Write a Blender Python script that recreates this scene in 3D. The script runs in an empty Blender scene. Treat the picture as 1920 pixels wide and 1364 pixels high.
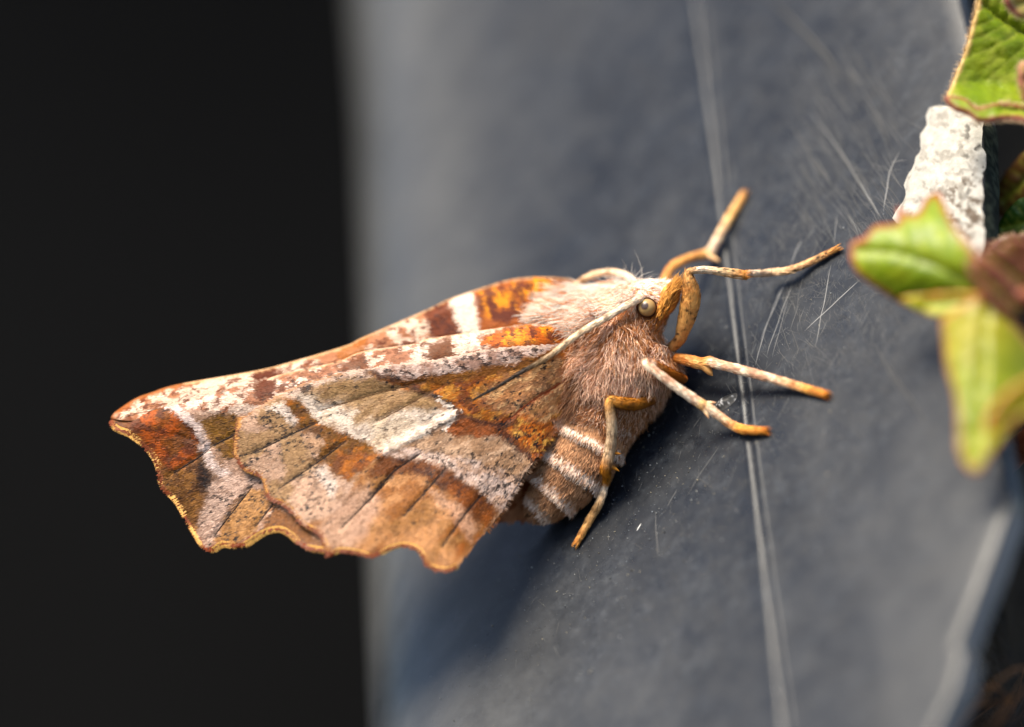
import bpy, math, random
import numpy as np
from mathutils import Vector, geometry

# ------------------------------------------------------------------ camera, sky, sun, exposure
U = 0.001                      # everything below is written in millimetres
DCAM = 200.0                   # lens to focal plane, mm
MMPX = 0.02                    # millimetres per photograph pixel in the focal plane
SUN = np.array([-0.40, -0.36, 0.84]); SUN = SUN / np.linalg.norm(SUN)
scene = bpy.context.scene
col = scene.collection
cd = bpy.data.cameras.new('camera'); cam = bpy.data.objects.new('camera', cd); col.objects.link(cam)
cam.location = (0, -DCAM * U, 0); cam.rotation_euler = (math.radians(90), 0, 0)
cd.sensor_width = 36; cd.lens = 36 * DCAM / (1920 * MMPX)
cd.clip_start = 0.005; cd.clip_end = 500
cd.dof.use_dof = True; cd.dof.focus_distance = (DCAM + 0.0) * U; cd.dof.aperture_fstop = cd.lens / 14.0
scene.camera = cam
world = bpy.data.worlds.new('World'); scene.world = world; world.use_nodes = True
wn = world.node_tree; wn.nodes.clear()
sky = wn.nodes.new('ShaderNodeTexSky'); sky.sky_type = 'NISHITA'; sky.sun_disc = False
sky.sun_elevation = math.asin(SUN[2]); sky.sun_rotation = math.atan2(SUN[0], SUN[1])
bg = wn.nodes.new('ShaderNodeBackground'); bg.inputs['Strength'].default_value = 0.12
wo = wn.nodes.new('ShaderNodeOutputWorld')
wn.links.new(sky.outputs[0], bg.inputs[0]); wn.links.new(bg.outputs[0], wo.inputs[0])
sl = bpy.data.lights.new('sun', 'SUN'); sl.energy = 4.9; sl.angle = math.radians(30.0); sl.color = (1, .90, .74)
so = bpy.data.objects.new('sun', sl); col.objects.link(so)
so.rotation_euler = Vector(SUN.tolist()).to_track_quat('Z', 'Y').to_euler()
scene.view_settings.view_transform = 'Standard'; scene.view_settings.look = 'None'
scene.view_settings.exposure = 1.12; scene.view_settings.gamma = 1.0
scene.cycles.use_denoising = True
scene.cycles.max_bounces = 12; scene.cycles.diffuse_bounces = 10

rng = np.random.default_rng(7); random.seed(7)

# ------------------------------------------------------------------ helpers
def P(px, py, Y=0.0):
    """photograph pixel + depth behind the focal plane (mm) -> world mm"""
    px = np.asarray(px, float); py = np.asarray(py, float); Y = np.asarray(Y, float)
    f = (DCAM + Y) / DCAM
    return np.stack(np.broadcast_arrays((px - 960) * MMPX * f, Y, (682 - py) * MMPX * f), -1)

def lin(c, g=1.0):
    c = np.asarray(c, float) / 255.0
    return np.where(c <= 0.04045, c / 12.92, ((c + 0.055) / 1.055) ** 2.4) * g

W = {}
def obj(name, V, F, mat, parent=None, colr=None, smooth=True, label=None, cat=None, group=None, kind=None, mod=None):
    V = np.asarray(V, float)
    c = (V.min(0) + V.max(0)) / 2
    if parent is None: c[2] = V[:, 2].min()
    me = bpy.data.meshes.new(name)
    Vl = (V - c) * U
    if isinstance(F, np.ndarray):
        n, k = F.shape
        me.vertices.add(len(Vl)); me.vertices.foreach_set('co', Vl.astype(np.float32).ravel())
        me.loops.add(n * k); me.loops.foreach_set('vertex_index', F.astype(np.int32).ravel())
        me.polygons.add(n); me.polygons.foreach_set('loop_start', np.arange(0, n * k, k, dtype=np.int32))
        me.update(calc_edges=True)
    else:
        me.from_pydata(Vl.tolist(), [], F)
    if smooth: me.polygons.foreach_set('use_smooth', np.ones(len(me.polygons), bool))
    if colr is not None:
        at = me.color_attributes.new('Col', 'FLOAT_COLOR', 'POINT')
        C = np.ones((len(V), 4), np.float32); C[:, :3] = colr
        at.data.foreach_set('color', C.ravel())
    if mat: me.materials.append(mat)
    me.update()
    o = bpy.data.objects.new(name, me); col.objects.link(o)
    W[o] = c
    if parent is not None:
        o.parent = parent; o.location = tuple((c - W[parent]) * U)
    else:
        o.location = tuple(c * U)
    if label: o['label'] = label
    if cat: o['category'] = cat
    if group: o['group'] = group
    if kind: o['kind'] = kind
    if mod: mod(o)
    return o

def empty(name, at, label, cat, group=None):
    o = bpy.data.objects.new(name, None); col.objects.link(o)
    o.empty_display_size = 0.002
    o.location = tuple(np.asarray(at) * U); W[o] = np.asarray(at, float)
    o['label'] = label; o['category'] = cat
    if group: o['group'] = group
    return o

def solid(t):
    def f(o):
        m = o.modifiers.new('thickness', 'SOLIDIFY'); m.thickness = t * U; m.offset = 0
    return f

def hash2(ix, iy, seed):
    h = (ix.astype(np.int64) * 374761393 + iy.astype(np.int64) * 668265263 + seed * 1442695041) & 0xffffffff
    h = ((h ^ (h >> 13)) * 1274126177) & 0xffffffff
    return ((h ^ (h >> 16)) & 0xffffff) / float(0xffffff)

def vnoise(x, y, s, seed=0):
    x = np.asarray(x, float) / s; y = np.asarray(y, float) / s
    ix = np.floor(x); iy = np.floor(y); fx = x - ix; fy = y - iy
    fx = fx * fx * (3 - 2 * fx); fy = fy * fy * (3 - 2 * fy)
    a = hash2(ix, iy, seed); b = hash2(ix + 1, iy, seed); c = hash2(ix, iy + 1, seed); d = hash2(ix + 1, iy + 1, seed)
    return (a * (1 - fx) + b * fx) * (1 - fy) + (c * (1 - fx) + d * fx) * fy

def fbm(x, y, s, seed=0, o=3):
    t = 0; a = .5; n = 0
    for k in range(o):
        t = t + a * vnoise(x, y, s / 2 ** k, seed + k); n += a; a *= .5
    return t / n

def sstep(a, b, x):
    t = np.clip((x - a) / (b - a), 0, 1); return t * t * (3 - 2 * t)

def seg_dist(x, y, pts):
    pts = np.asarray(pts, float); d = np.full(x.shape, 1e9)
    for (x0, y0), (x1, y1) in zip(pts[:-1], pts[1:]):
        dx, dy = x1 - x0, y1 - y0
        t = np.clip(((x - x0) * dx + (y - y0) * dy) / (dx * dx + dy * dy + 1e-9), 0, 1)
        d = np.minimum(d, np.hypot(x - x0 - t * dx, y - y0 - t * dy))
    return d

def inside(x, y, pts):
    pts = np.asarray(pts, float); r = np.zeros(x.shape, bool); n = len(pts)
    for i in range(n):
        x0, y0 = pts[i]; x1, y1 = pts[(i + 1) % n]
        c = (y0 > y) != (y1 > y)
        with np.errstate(divide='ignore', invalid='ignore'):
            xx = (x1 - x0) * (y - y0) / (y1 - y0) + x0
        r ^= c & (x < xx)
    return r

def sdist(x, y, pts):
    pts = list(map(tuple, pts)); d = seg_dist(x, y, pts + [pts[0]])
    return np.where(inside(x, y, pts), d, -d)

def smooth_line(pts, step=4.0, closed=False):
    """Catmull-Rom through pts, resampled about every step"""
    p = np.asarray(pts, float); n = len(p)
    out = []
    rngk = range(n if closed else n - 1)
    for i in rngk:
        p0 = p[(i - 1) % n] if (closed or i > 0) else p[0]
        p1 = p[i]; p2 = p[(i + 1) % n]
        p3 = p[(i + 2) % n] if (closed or i + 2 < n) else p[-1]
        m = max(1, int(np.linalg.norm(p2 - p1) / step))
        for k in range(m):
            t = k / m
            out.append(.5 * ((2 * p1) + (-p0 + p2) * t + (2 * p0 - 5 * p1 + 4 * p2 - p3) * t * t + (-p0 + 3 * p1 - 3 * p2 + p3) * t ** 3))
    if not closed: out.append(p[-1])
    return np.array(out)

def fill(outline, step, jit=.25):
    """triangulate the inside of an outline with interior points"""
    o = np.asarray(outline, float)
    x0, y0 = o.min(0); x1, y1 = o.max(0)
    gx, gy = np.meshgrid(np.arange(x0, x1, step), np.arange(y0, y1, step * .866))
    gx = gx + (np.arange(gx.shape[0]) % 2)[:, None] * step / 2
    gx = gx.ravel() + rng.uniform(-jit, jit, gx.size) * step; gy = gy.ravel() + rng.uniform(-jit, jit, gy.size) * step
    k = sdist(gx, gy, o) > step * .6
    pts = np.vstack([o, np.stack([gx[k], gy[k]], 1)])
    n = len(o)
    r = geometry.delaunay_2d_cdt([Vector(p) for p in pts.tolist()], [], [list(range(n))], 1, 1e-6)
    v = np.array([list(q) for q in r[0]]); f = np.array([t for t in r[2] if len(t) == 3])
    return v, f

def tubes(lines, radii, sides=3, cap=False):
    """many strands at once: lines (N,K,3), radii (N,K) -> verts, quads"""
    N, K, _ = lines.shape
    T = np.gradient(lines, axis=1); T /= np.linalg.norm(T, axis=2, keepdims=True) + 1e-12
    ref = np.where(np.abs(T[..., 1:2]) > .9, np.array([1., 0, 0]), np.array([0, 1., 0]))
    A = np.cross(T, ref); A /= np.linalg.norm(A, axis=2, keepdims=True) + 1e-12
    B = np.cross(T, A)
    an = np.arange(sides) * 2 * np.pi / sides
    V = lines[:, :, None, :] + radii[:, :, None, None] * (np.cos(an)[None, None, :, None] * A[:, :, None, :] + np.sin(an)[None, None, :, None] * B[:, :, None, :])
    idx = np.arange(N * K * sides).reshape(N, K, sides)
    a = idx[:, :-1, :]; b = np.roll(idx, -1, 2)[:, :-1, :]; c = np.roll(idx, -1, 2)[:, 1:, :]; d = idx[:, 1:, :]
    F = np.stack([a, b, c, d], -1).reshape(-1, 4)
    return V.reshape(-1, 3), F

# ------------------------------------------------------------------ materials
def new_mat(name):
    m = bpy.data.materials.new(name); m.use_nodes = True
    n = m.node_tree; n.nodes.clear(); return m, n
def nd(n, t, **kw):
    k = n.nodes.new(t)
    for a, v in kw.items():
        if hasattr(k, a): setattr(k, a, v)
        else: k.inputs[a].default_value = v
    return k
def noise_val(n, scale, detail=4, rough=.6, stretch=None):
    tc = nd(n, 'ShaderNodeTexCoord'); src = tc.outputs['Object']
    if stretch:
        mp = nd(n, 'ShaderNodeMapping'); mp.inputs['Scale'].default_value = stretch
        n.links.new(src, mp.inputs[0]); src = mp.outputs[0]
    k = nd(n, 'ShaderNodeTexNoise'); k.inputs['Scale'].default_value = scale
    k.inputs['Detail'].default_value = detail; k.inputs['Roughness'].default_value = rough
    n.links.new(src, k.inputs['Vector']); return k.outputs['Fac']
def ramp(n, src, stops):
    r = nd(n, 'ShaderNodeValToRGB'); e = r.color_ramp.elements
    while len(e) < len(stops): e.new(.5)
    for q, (p, c) in zip(e, stops):
        q.position = p; q.color = (c, c, c, 1) if np.isscalar(c) else (*c, 1)
    n.links.new(src, r.inputs[0]); return r.outputs[0]
def mixc(n, fac, a, b, mode='MIX'):
    k = nd(n, 'ShaderNodeMix', data_type='RGBA', blend_type=mode)
    for s, v in ((k.inputs[0], fac), (k.inputs[6], a), (k.inputs[7], b)):
        if hasattr(v, 'links') or isinstance(v, bpy.types.NodeSocket): n.links.new(v, s)
        elif np.isscalar(v): s.default_value = v
        else: s.default_value = (*v, 1)
    return k.outputs[2]

def mat_col(name, rough=.7, spec=.25, transl=0.0, nscale=9000, namp=(.8, 1.15), bump=0.0, bscale=8000, sheen=0.0, tgain=1.0):
    """colour attribute times fine grain"""
    m, n = new_mat(name)
    a = nd(n, 'ShaderNodeVertexColor', layer_name='Col').outputs[0]
    g = ramp(n, noise_val(n, nscale), [(.3, namp[0]), (.7, namp[1])])
    c = mixc(n, 1.0, a, g, 'MULTIPLY')
    b = nd(n, 'ShaderNodeBsdfPrincipled'); b.inputs['Roughness'].default_value = rough
    b.inputs['Specular IOR Level'].default_value = spec
    n.links.new(c, b.inputs['Base Color'])
    if sheen: b.inputs['Sheen Weight'].default_value = sheen
    if bump:
        bm = nd(n, 'ShaderNodeBump'); bm.inputs['Strength'].default_value = .8; bm.inputs['Distance'].default_value = bump * U
        n.links.new(noise_val(n, bscale), bm.inputs['Height']); n.links.new(bm.outputs[0], b.inputs['Normal'])
    out = nd(n, 'ShaderNodeOutputMaterial'); sh = b.outputs[0]
    if transl:
        t = nd(n, 'ShaderNodeBsdfTranslucent'); n.links.new(c, t.inputs[0])
        mx = nd(n, 'ShaderNodeMixShader'); mx.inputs[0].default_value = transl
        n.links.new(sh, mx.inputs[1]); n.links.new(t.outputs[0], mx.inputs[2]); sh = mx.outputs[0]
    n.links.new(sh, out.inputs[0]); return m

M_wing = mat_col('wing_membrane', .75, .2, .12, 14000, (.85, 1.1), .02, 9000)
M_scale = mat_col('wing_scale', .6, .25, .12, 12000, (.85, 1.12))
M_hair = mat_col('fur_hair', .55, .3, .15, 5000, (.85, 1.12))
M_pale = mat_col('pale_fur_hair', .55, .3, .25, 5000, (.88, 1.1))
M_skin = mat_col('moth_skin', .7, .2, 0, 9000, (.75, 1.15), .03, 9000)
M_leg = mat_col('leg_scales', .6, .3, .0, 9000, (.8, 1.12), .02, 12000)
M_leaf = mat_col('leaf_tissue', .42, .45, .38, 2200, (.8, 1.15), .05, 2600)
M_stem = mat_col('stem_skin', .5, .35, .1, 2500, (.8, 1.15), .04, 2500)
M_crust = mat_col('lime_crust', .9, .1, 0, 3500, (.8, 1.1), .06, 5000)
M_dust = mat_col('dust_grain', .6, .4, 0, 9000, (.9, 1.1))

def mat_plastic():
    m, n = new_mat('black_plastic')
    grime = ramp(n, noise_val(n, 260, 6, .65), [(.38, 0.0), (.72, 1.0)])
    fine = ramp(n, noise_val(n, 2600, 5, .7), [(.42, 0.0), (.7, 1.0)])
    streak = ramp(n, noise_val(n, 420, 5, .7, (1.0, 3.2, 1.1)), [(.40, 0.0), (.7, 1.0)])
    c = mixc(n, grime, (.0046, .0060, .0092), (.0076, .0098, .0145))
    c = mixc(n, mixc(n, 1.0, fine, streak, 'MULTIPLY'), c, (.036, .040, .046))
    sheen_wear = nd(n, 'ShaderNodeVertexColor', layer_name='Col').outputs[0]
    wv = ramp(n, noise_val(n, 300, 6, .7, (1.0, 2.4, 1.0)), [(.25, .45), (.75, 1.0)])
    c = mixc(n, mixc(n, 1.0, sheen_wear, wv, 'MULTIPLY'), c, (.080, .079, .076))  # paler where the painted sky sheen and patchy scuffs lie
    b = nd(n, 'ShaderNodeBsdfPrincipled'); n.links.new(c, b.inputs['Base Color'])
    b.inputs['Specular IOR Level'].default_value = .30
    r = ramp(n, noise_val(n, 900, 6, .7), [(.3, .24), (.7, .40)]); n.links.new(r, b.inputs['Roughness'])
    bm = nd(n, 'ShaderNodeBump'); bm.inputs['Strength'].default_value = .35; bm.inputs['Distance'].default_value = .012 * U
    n.links.new(noise_val(n, 7000, 4, .6, (1, 2.2, 1)), bm.inputs['Height']); n.links.new(bm.outputs[0], b.inputs['Normal'])
    out = nd(n, 'ShaderNodeOutputMaterial'); n.links.new(b.outputs[0], out.inputs[0]); return m
M_plastic = mat_plastic()

def mat_plain(name, c0, c1, scale, rough=.9, spec=.2, bump=0, bscale=None):
    m, n = new_mat(name)
    c = mixc(n, ramp(n, noise_val(n, scale, 6, .65), [(.35, 0.0), (.68, 1.0)]), c0, c1)
    b = nd(n, 'ShaderNodeBsdfPrincipled'); n.links.new(c, b.inputs['Base Color'])
    b.inputs['Roughness'].default_value = rough; b.inputs['Specular IOR Level'].default_value = spec
    if bump:
        bm = nd(n, 'ShaderNodeBump'); bm.inputs['Distance'].default_value = bump * U
        n.links.new(noise_val(n, bscale or scale * 2, 5), bm.inputs['Height']); n.links.new(bm.outputs[0], b.inputs['Normal'])
    out = nd(n, 'ShaderNodeOutputMaterial'); n.links.new(b.outputs[0], out.inputs[0]); return m
M_soil = mat_plain('dark_soil', (.012, .009, .006), (.045, .032, .02), 400, .95, .1, 1.5, 600)
M_ground = mat_plain('damp_earth', (.015, .012, .009), (.04, .03, .022), 40, .95, .1, 6, 60)
M_wall = mat_plain('dark_backdrop_boards', (.007, .0064, .0058), (.0125, .0115, .0104), 6, .95, .05)  # near-black boards for the added backdrop

# ------------------------------------------------------------------ the plastic trough: its outer wall as a plane seen obliquely
ALPHA, BETA = -0.814, 0.748
Q0 = P(1440, 680, 0.0)
NRM = np.array([ALPHA, -1.0, BETA]); NRM /= np.linalg.norm(NRM)
EYE = np.array([0, -DCAM, 0.0])
def on_wall(px, py, lift=0.0):
    """where the view ray of a pixel meets the trough's outer wall"""
    p = P(px, py, 0.0); d = p - EYE
    t = ((Q0 + NRM * lift - EYE) @ NRM) / (d @ NRM)
    return EYE + d * np.asarray(t)[..., None]
SA, SB = on_wall(1311, 0), on_wall(1473, 1364)
RD = (SB - SA) / np.linalg.norm(SB - SA)              # along the trough's length (down the picture, towards the camera)
AD = np.cross(NRM, RD); AD *= np.sign(AD[0])          # from the trough's foot to its rim
ORG = SA + RD * np.dot(on_wall(1388, 640) - SA, RD)
def to_ur(p):
    d = np.asarray(p) - ORG; return d @ AD, d @ RD
def from_ur(u, r, h=0.0):
    u = np.asarray(u, float)[..., None]; r = np.asarray(r, float)[..., None]; h = np.asarray(h, float)[..., None]
    return ORG + u * AD + r * RD + h * NRM

# ground, and an added dark wall and roof far behind
gz = -165.0
def sheet(name, pts, mat, **kw): return obj(name, pts, [tuple(range(len(pts)))], mat, smooth=False, **kw)
gr = sheet('ground', [(-60000, -60000, gz), (60000, -60000, gz), (60000, 60000, gz), (-60000, 60000, gz)], M_ground, kind='structure')
def box(x0, x1, y0, y1, z0, z1):
    v = [(x, y, z) for x in (x0, x1) for y in (y0, y1) for z in (z0, z1)]
    return v, [(0, 1, 3, 2), (4, 6, 7, 5), (0, 4, 5, 1), (2, 3, 7, 6), (0, 2, 6, 4), (1, 5, 7, 3)]
shade_backdrop = empty('shade_backdrop', (-60, 760, gz), 'dark backdrop wall in place of deep shade, with an added unseen roof, blurred, far behind the moth and the trough', 'shade_backdrop')
v, f = box(-760, 640, 740, 780, gz, 700); obj('wall', v, f, M_wall, shade_backdrop, smooth=False)  # added wall, stands in for the dark shade in the background
v, f = box(-800, 680, 330, 790, 702, 730); obj('shade_roof', v, f, M_wall, shade_backdrop, smooth=False)  # added out of view to keep the sun off the backdrop wall

# rim outline measured on the photograph (cut and broken towards the bottom)
rim_px = [(1770, -160), (1800, 0), (1828, 110), (1843, 230), (1845, 330), (1842, 450), (1850, 600), (1872, 800), (1898, 925), (1893, 955), (1862, 1040),
          (1835, 1110), (1806, 1188), (1797, 1208), (1800, 1216), (1808, 1224), (1792, 1290), (1757, 1364), (1690, 1500)]
rim_u, rim_r = to_ur(on_wall(*np.array(rim_px, float).T))
k = np.argsort(rim_r); rim_u, rim_r = rim_u[k], rim_r[k]
base_u, base_r = to_ur(on_wall(np.array([825., 870.]), np.array([0., 1364.])))
RMIN, RMAX = -75.0, 62.0
def u_rim(r):
    r = np.asarray(r, float)
    return np.interp(r, rim_r, rim_u, left=rim_u[0], right=rim_u[-1]) + .04 * (fbm(r * 50, r * 0, 30, 3) - .5)
def u_base(r): return np.interp(r, base_r, base_u) + (np.clip(r, None, base_r[0]) - base_r[0]) * 0 
trough = empty('plant_trough', from_ur(-17, 0, -40), 'black plastic plant trough, scratched and dusty, with a broken rim', 'plant trough')
def build_wall():
    rr = np.unique(np.concatenate([np.linspace(RMIN, RMAX, 200), np.linspace(rim_r[1] - 2, rim_r[-2] + 2, 420)]))
    FIL = 8.0; TH = 1.15
    # columns: fillet to the floor, wall with the double moulding ridge, rim edge, inside
    ph = np.linspace(0, math.pi / 2, 18)
    us = np.concatenate([np.linspace(0, 1, 34)[:-1]])
    rows = []
    for r in rr:
        ub = float(u_base(r)); ur = float(u_rim(r)); pr = []
        pr.append((ub - FIL, -60.0))
        for a in ph[::-1]: pr.append((ub - FIL * math.sin(a), -FIL + FIL * math.cos(a)))
        w = .05 * (vnoise(np.array(r * 10), np.array(3.), 14, 5) - .5)
        ridge = [(-1.2, 0), (-.46, 0), (-.40, .02), (-.34, .07), (-.28, .085), (-.22, .06), (-.16, .0), (-.10, -.05), (-.02, -.06), (.05, -.03), (.10, .03), (.15, .06), (.20, .07), (.26, .05), (.31, .01), (.36, 0), (1.0, 0)]
        for t in np.linspace(0, 1, 12)[1:-1]: pr.append((ub + (-1.2 - ub) * t, 0.0))
        for a, h in ridge: pr.append((a * .85 + w, h * .2 * (1 + .8 * w / .05 * .3)))
        e0 = 1.0
        for t in np.linspace(0, 1, 14)[1:]: pr.append((e0 + (ur - .12 - e0) * t, 0.0))
        pr += [(ur - .04, -.03), (ur, -.11), (ur + .01, -.5), (ur, -TH + .1), (ur - .05, -TH)]
        pr += [(ur - 3, -TH), (ur - 8, -TH), (ub + 1, -TH), (ub - FIL + 1.2, -5 - TH), (ub - FIL + 1.2, -60.0)]
        rows.append(pr)
    A = np.array(rows); n, k, _ = A.shape
    bow = -((rr - 0) ** 2) / (2 * 420.0)
    V = from_ur(A[..., 0], np.repeat(rr[:, None], k, 1), A[..., 1] + bow[:, None] * 0.0).reshape(-1, 3)
    i = np.arange(n * k).reshape(n, k)
    F = np.stack([i[:-1, :-1], i[:-1, 1:], i[1:, 1:], i[1:, :-1]], -1).reshape(-1, 4)
    uu = A[..., 0]; ubv = u_base(rr)[:, None]; urv = u_rim(rr)[:, None]; R2 = np.repeat(rr[:, None], k, 1)
    sheen_wear = .85 * sstep(5.0, -2.0, uu - ubv) + .26 * sstep(5.5, .5, urv - uu) + .14 * sstep(2, 16, R2) + .35 * sstep(.52, .75, fbm(uu * 50, R2 * 18, 260, 41)) * .5  # sky sheen painted paler at foot, rim and lower end; noise adds scuffs
    return obj('wall', V, F, M_plastic, trough, np.repeat(np.clip(sheen_wear, 0, 1).reshape(-1, 1), 3, 1))
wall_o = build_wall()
# the trough's other walls
def slab(name, u0, u1, r0, r1, h0, h1):
    c = [(u, r, h) for u in (u0, u1) for r in (r0, r1) for h in (h0, h1)]
    V = np.array([from_ur(*q) for q in c])
    return obj(name, V, [(0, 1, 3, 2), (4, 6, 7, 5), (0, 4, 5, 1), (2, 3, 7, 6), (0, 2, 6, 4), (1, 5, 7, 3)], M_plastic, trough, np.full((8, 3), .1), smooth=False)
UB = float(base_u.mean()); UR = float(rim_u[3:8].mean())
slab('back_wall', UB - 8, UR, RMIN, RMAX, -61.2, -60.0)
slab('end_wall', UB - 7.9, UR - .3, RMIN - 1.2, RMIN, -61.2, -1.16)
slab('end_wall', UB - 7.9, UR - .3, RMAX, RMAX + 1.2, -61.2, -1.16)
# soil in it, lumpy
def build_soil():
    r = np.linspace(RMIN + .3, RMAX - .3, 150); h = np.linspace(-59.8, -1.3, 60)
    R, H = np.meshgrid(r, h, indexing='ij')
    uu = UR - 7.5 + 2.2 * (fbm(R * 10, H * 10, 60, 11, 4) - .5) + .9 * (fbm(R * 10, H * 10, 14, 17, 3) - .5)
    V = from_ur(uu, R, H).reshape(-1, 3); n, k = R.shape
    i = np.arange(n * k).reshape(n, k)
    F = np.stack([i[:-1, :-1], i[:-1, 1:], i[1:, 1:], i[1:, :-1]], -1).reshape(-1, 4)
    return obj('potting_soil', V, F, M_soil, label='dark lumpy potting soil filling the plastic trough', cat='soil', kind='stuff')
build_soil()

# white lime crust on the wall by the rim
def build_crust():
    out = smooth_line([(1738, 212), (1775, 196), (1836, 208), (1843, 260), (1844, 330), (1842, 400), (1841, 440), (1838, 480), (1800, 470), (1740, 440), (1676, 418), (1674, 402), (1690, 372), (1693, 345), (1712, 312), (1718, 290), (1730, 275), (1728, 250), (1741, 236)], 6, True)
    out = out + (np.stack([fbm(out[:, 0], out[:, 1], 30, 9), fbm(out[:, 0], out[:, 1], 30, 10)], 1) - .5) * 22
    v, f = fill(out, 4.0)
    d = sdist(v[:, 0], v[:, 1], out)
    hh = sstep(-1, 14, d) * (.12 + .16 * (fbm(v[:, 0], v[:, 1], 40, 21, 4) - .3) + .09 * (fbm(v[:, 0], v[:, 1], 9, 23, 3) - .5)) + .004
    u, r = to_ur(on_wall(v[:, 0], v[:, 1])); V = from_ur(u, r, np.maximum(hh, .004))
    base = lin([226, 220, 208]); grey = lin([150, 142, 130]); brn = lin([88, 66, 46])
    c = base * (0.82 + .25 * fbm(v[:, 0], v[:, 1], 20, 31)[:, None])
    q = sstep(.56, .70, fbm(v[:, 0], v[:, 1], 14, 33, 4))[:, None]; c = c * (1 - .6 * q) + grey * .6 * q
    q = (sstep(.50, .66, fbm(v[:, 0], v[:, 1], 10, 35, 3)) * sstep(90, 20, np.hypot(v[:, 0] - 1815, (v[:, 1] - 390) * .8)))[:, None]; c = c * (1 - .85 * q) + brn * .85 * q
    q = (sstep(.66, .74, fbm(v[:, 0], v[:, 1], 9, 37, 2)) * sstep(1780, 1840, v[:, 0]))[:, None]; c = c * (1 - .9 * q) + lin([45, 42, 40]) * .9 * q
    obj('lime_crust', V, f, M_crust, trough, c * .50)
build_crust()

def build_shaded_moss():
    r0 = to_ur(on_wall(1843, 215))[1]; r1 = to_ur(on_wall(1846, 500))[1]
    r = np.linspace(r0, r1, 90); h = np.linspace(-.02, -1.12, 9); R, H = np.meshgrid(r, h, indexing='ij')
    lump = .03 + .09 * fbm(R * 50, H * 50, 14, 5) * np.sin(np.linspace(.15, np.pi - .15, 9))[None]
    V = from_ur(u_rim(R) + lump, R, H).reshape(-1, 3); i = np.arange(R.size).reshape(R.shape)
    F = np.stack([i[:-1, :-1], i[:-1, 1:], i[1:, 1:], i[1:, :-1]], -1).reshape(-1, 4)
    q = sstep(.5, .65, fbm(R * 50, H * 50, 9, 15)).reshape(-1, 1)
    obj('shaded_moss_film', V, F, M_crust, trough, np.array([[.010, .013, .010]]) * (1 - q) + np.array([[.035, .042, .028]]) * q)  # dark tone paints in leaf shade on the rim face, along with moss
build_shaded_moss()
def build_lit_chip():
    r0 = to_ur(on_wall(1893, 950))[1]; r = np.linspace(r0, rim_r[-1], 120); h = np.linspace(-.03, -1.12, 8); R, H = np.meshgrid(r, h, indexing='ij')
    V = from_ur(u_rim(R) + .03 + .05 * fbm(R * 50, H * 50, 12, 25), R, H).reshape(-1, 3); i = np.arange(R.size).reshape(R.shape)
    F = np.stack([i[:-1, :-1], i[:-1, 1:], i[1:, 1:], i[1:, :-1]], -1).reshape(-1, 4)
    obj('lit_broken_edge', V, F, M_crust, trough, np.full((len(V), 3), .16) + .08 * fbm(R * 50, H * 50, 20, 5).reshape(-1, 1))  # pale grey paints in the light caught by the broken rim face
build_lit_chip()

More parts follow.
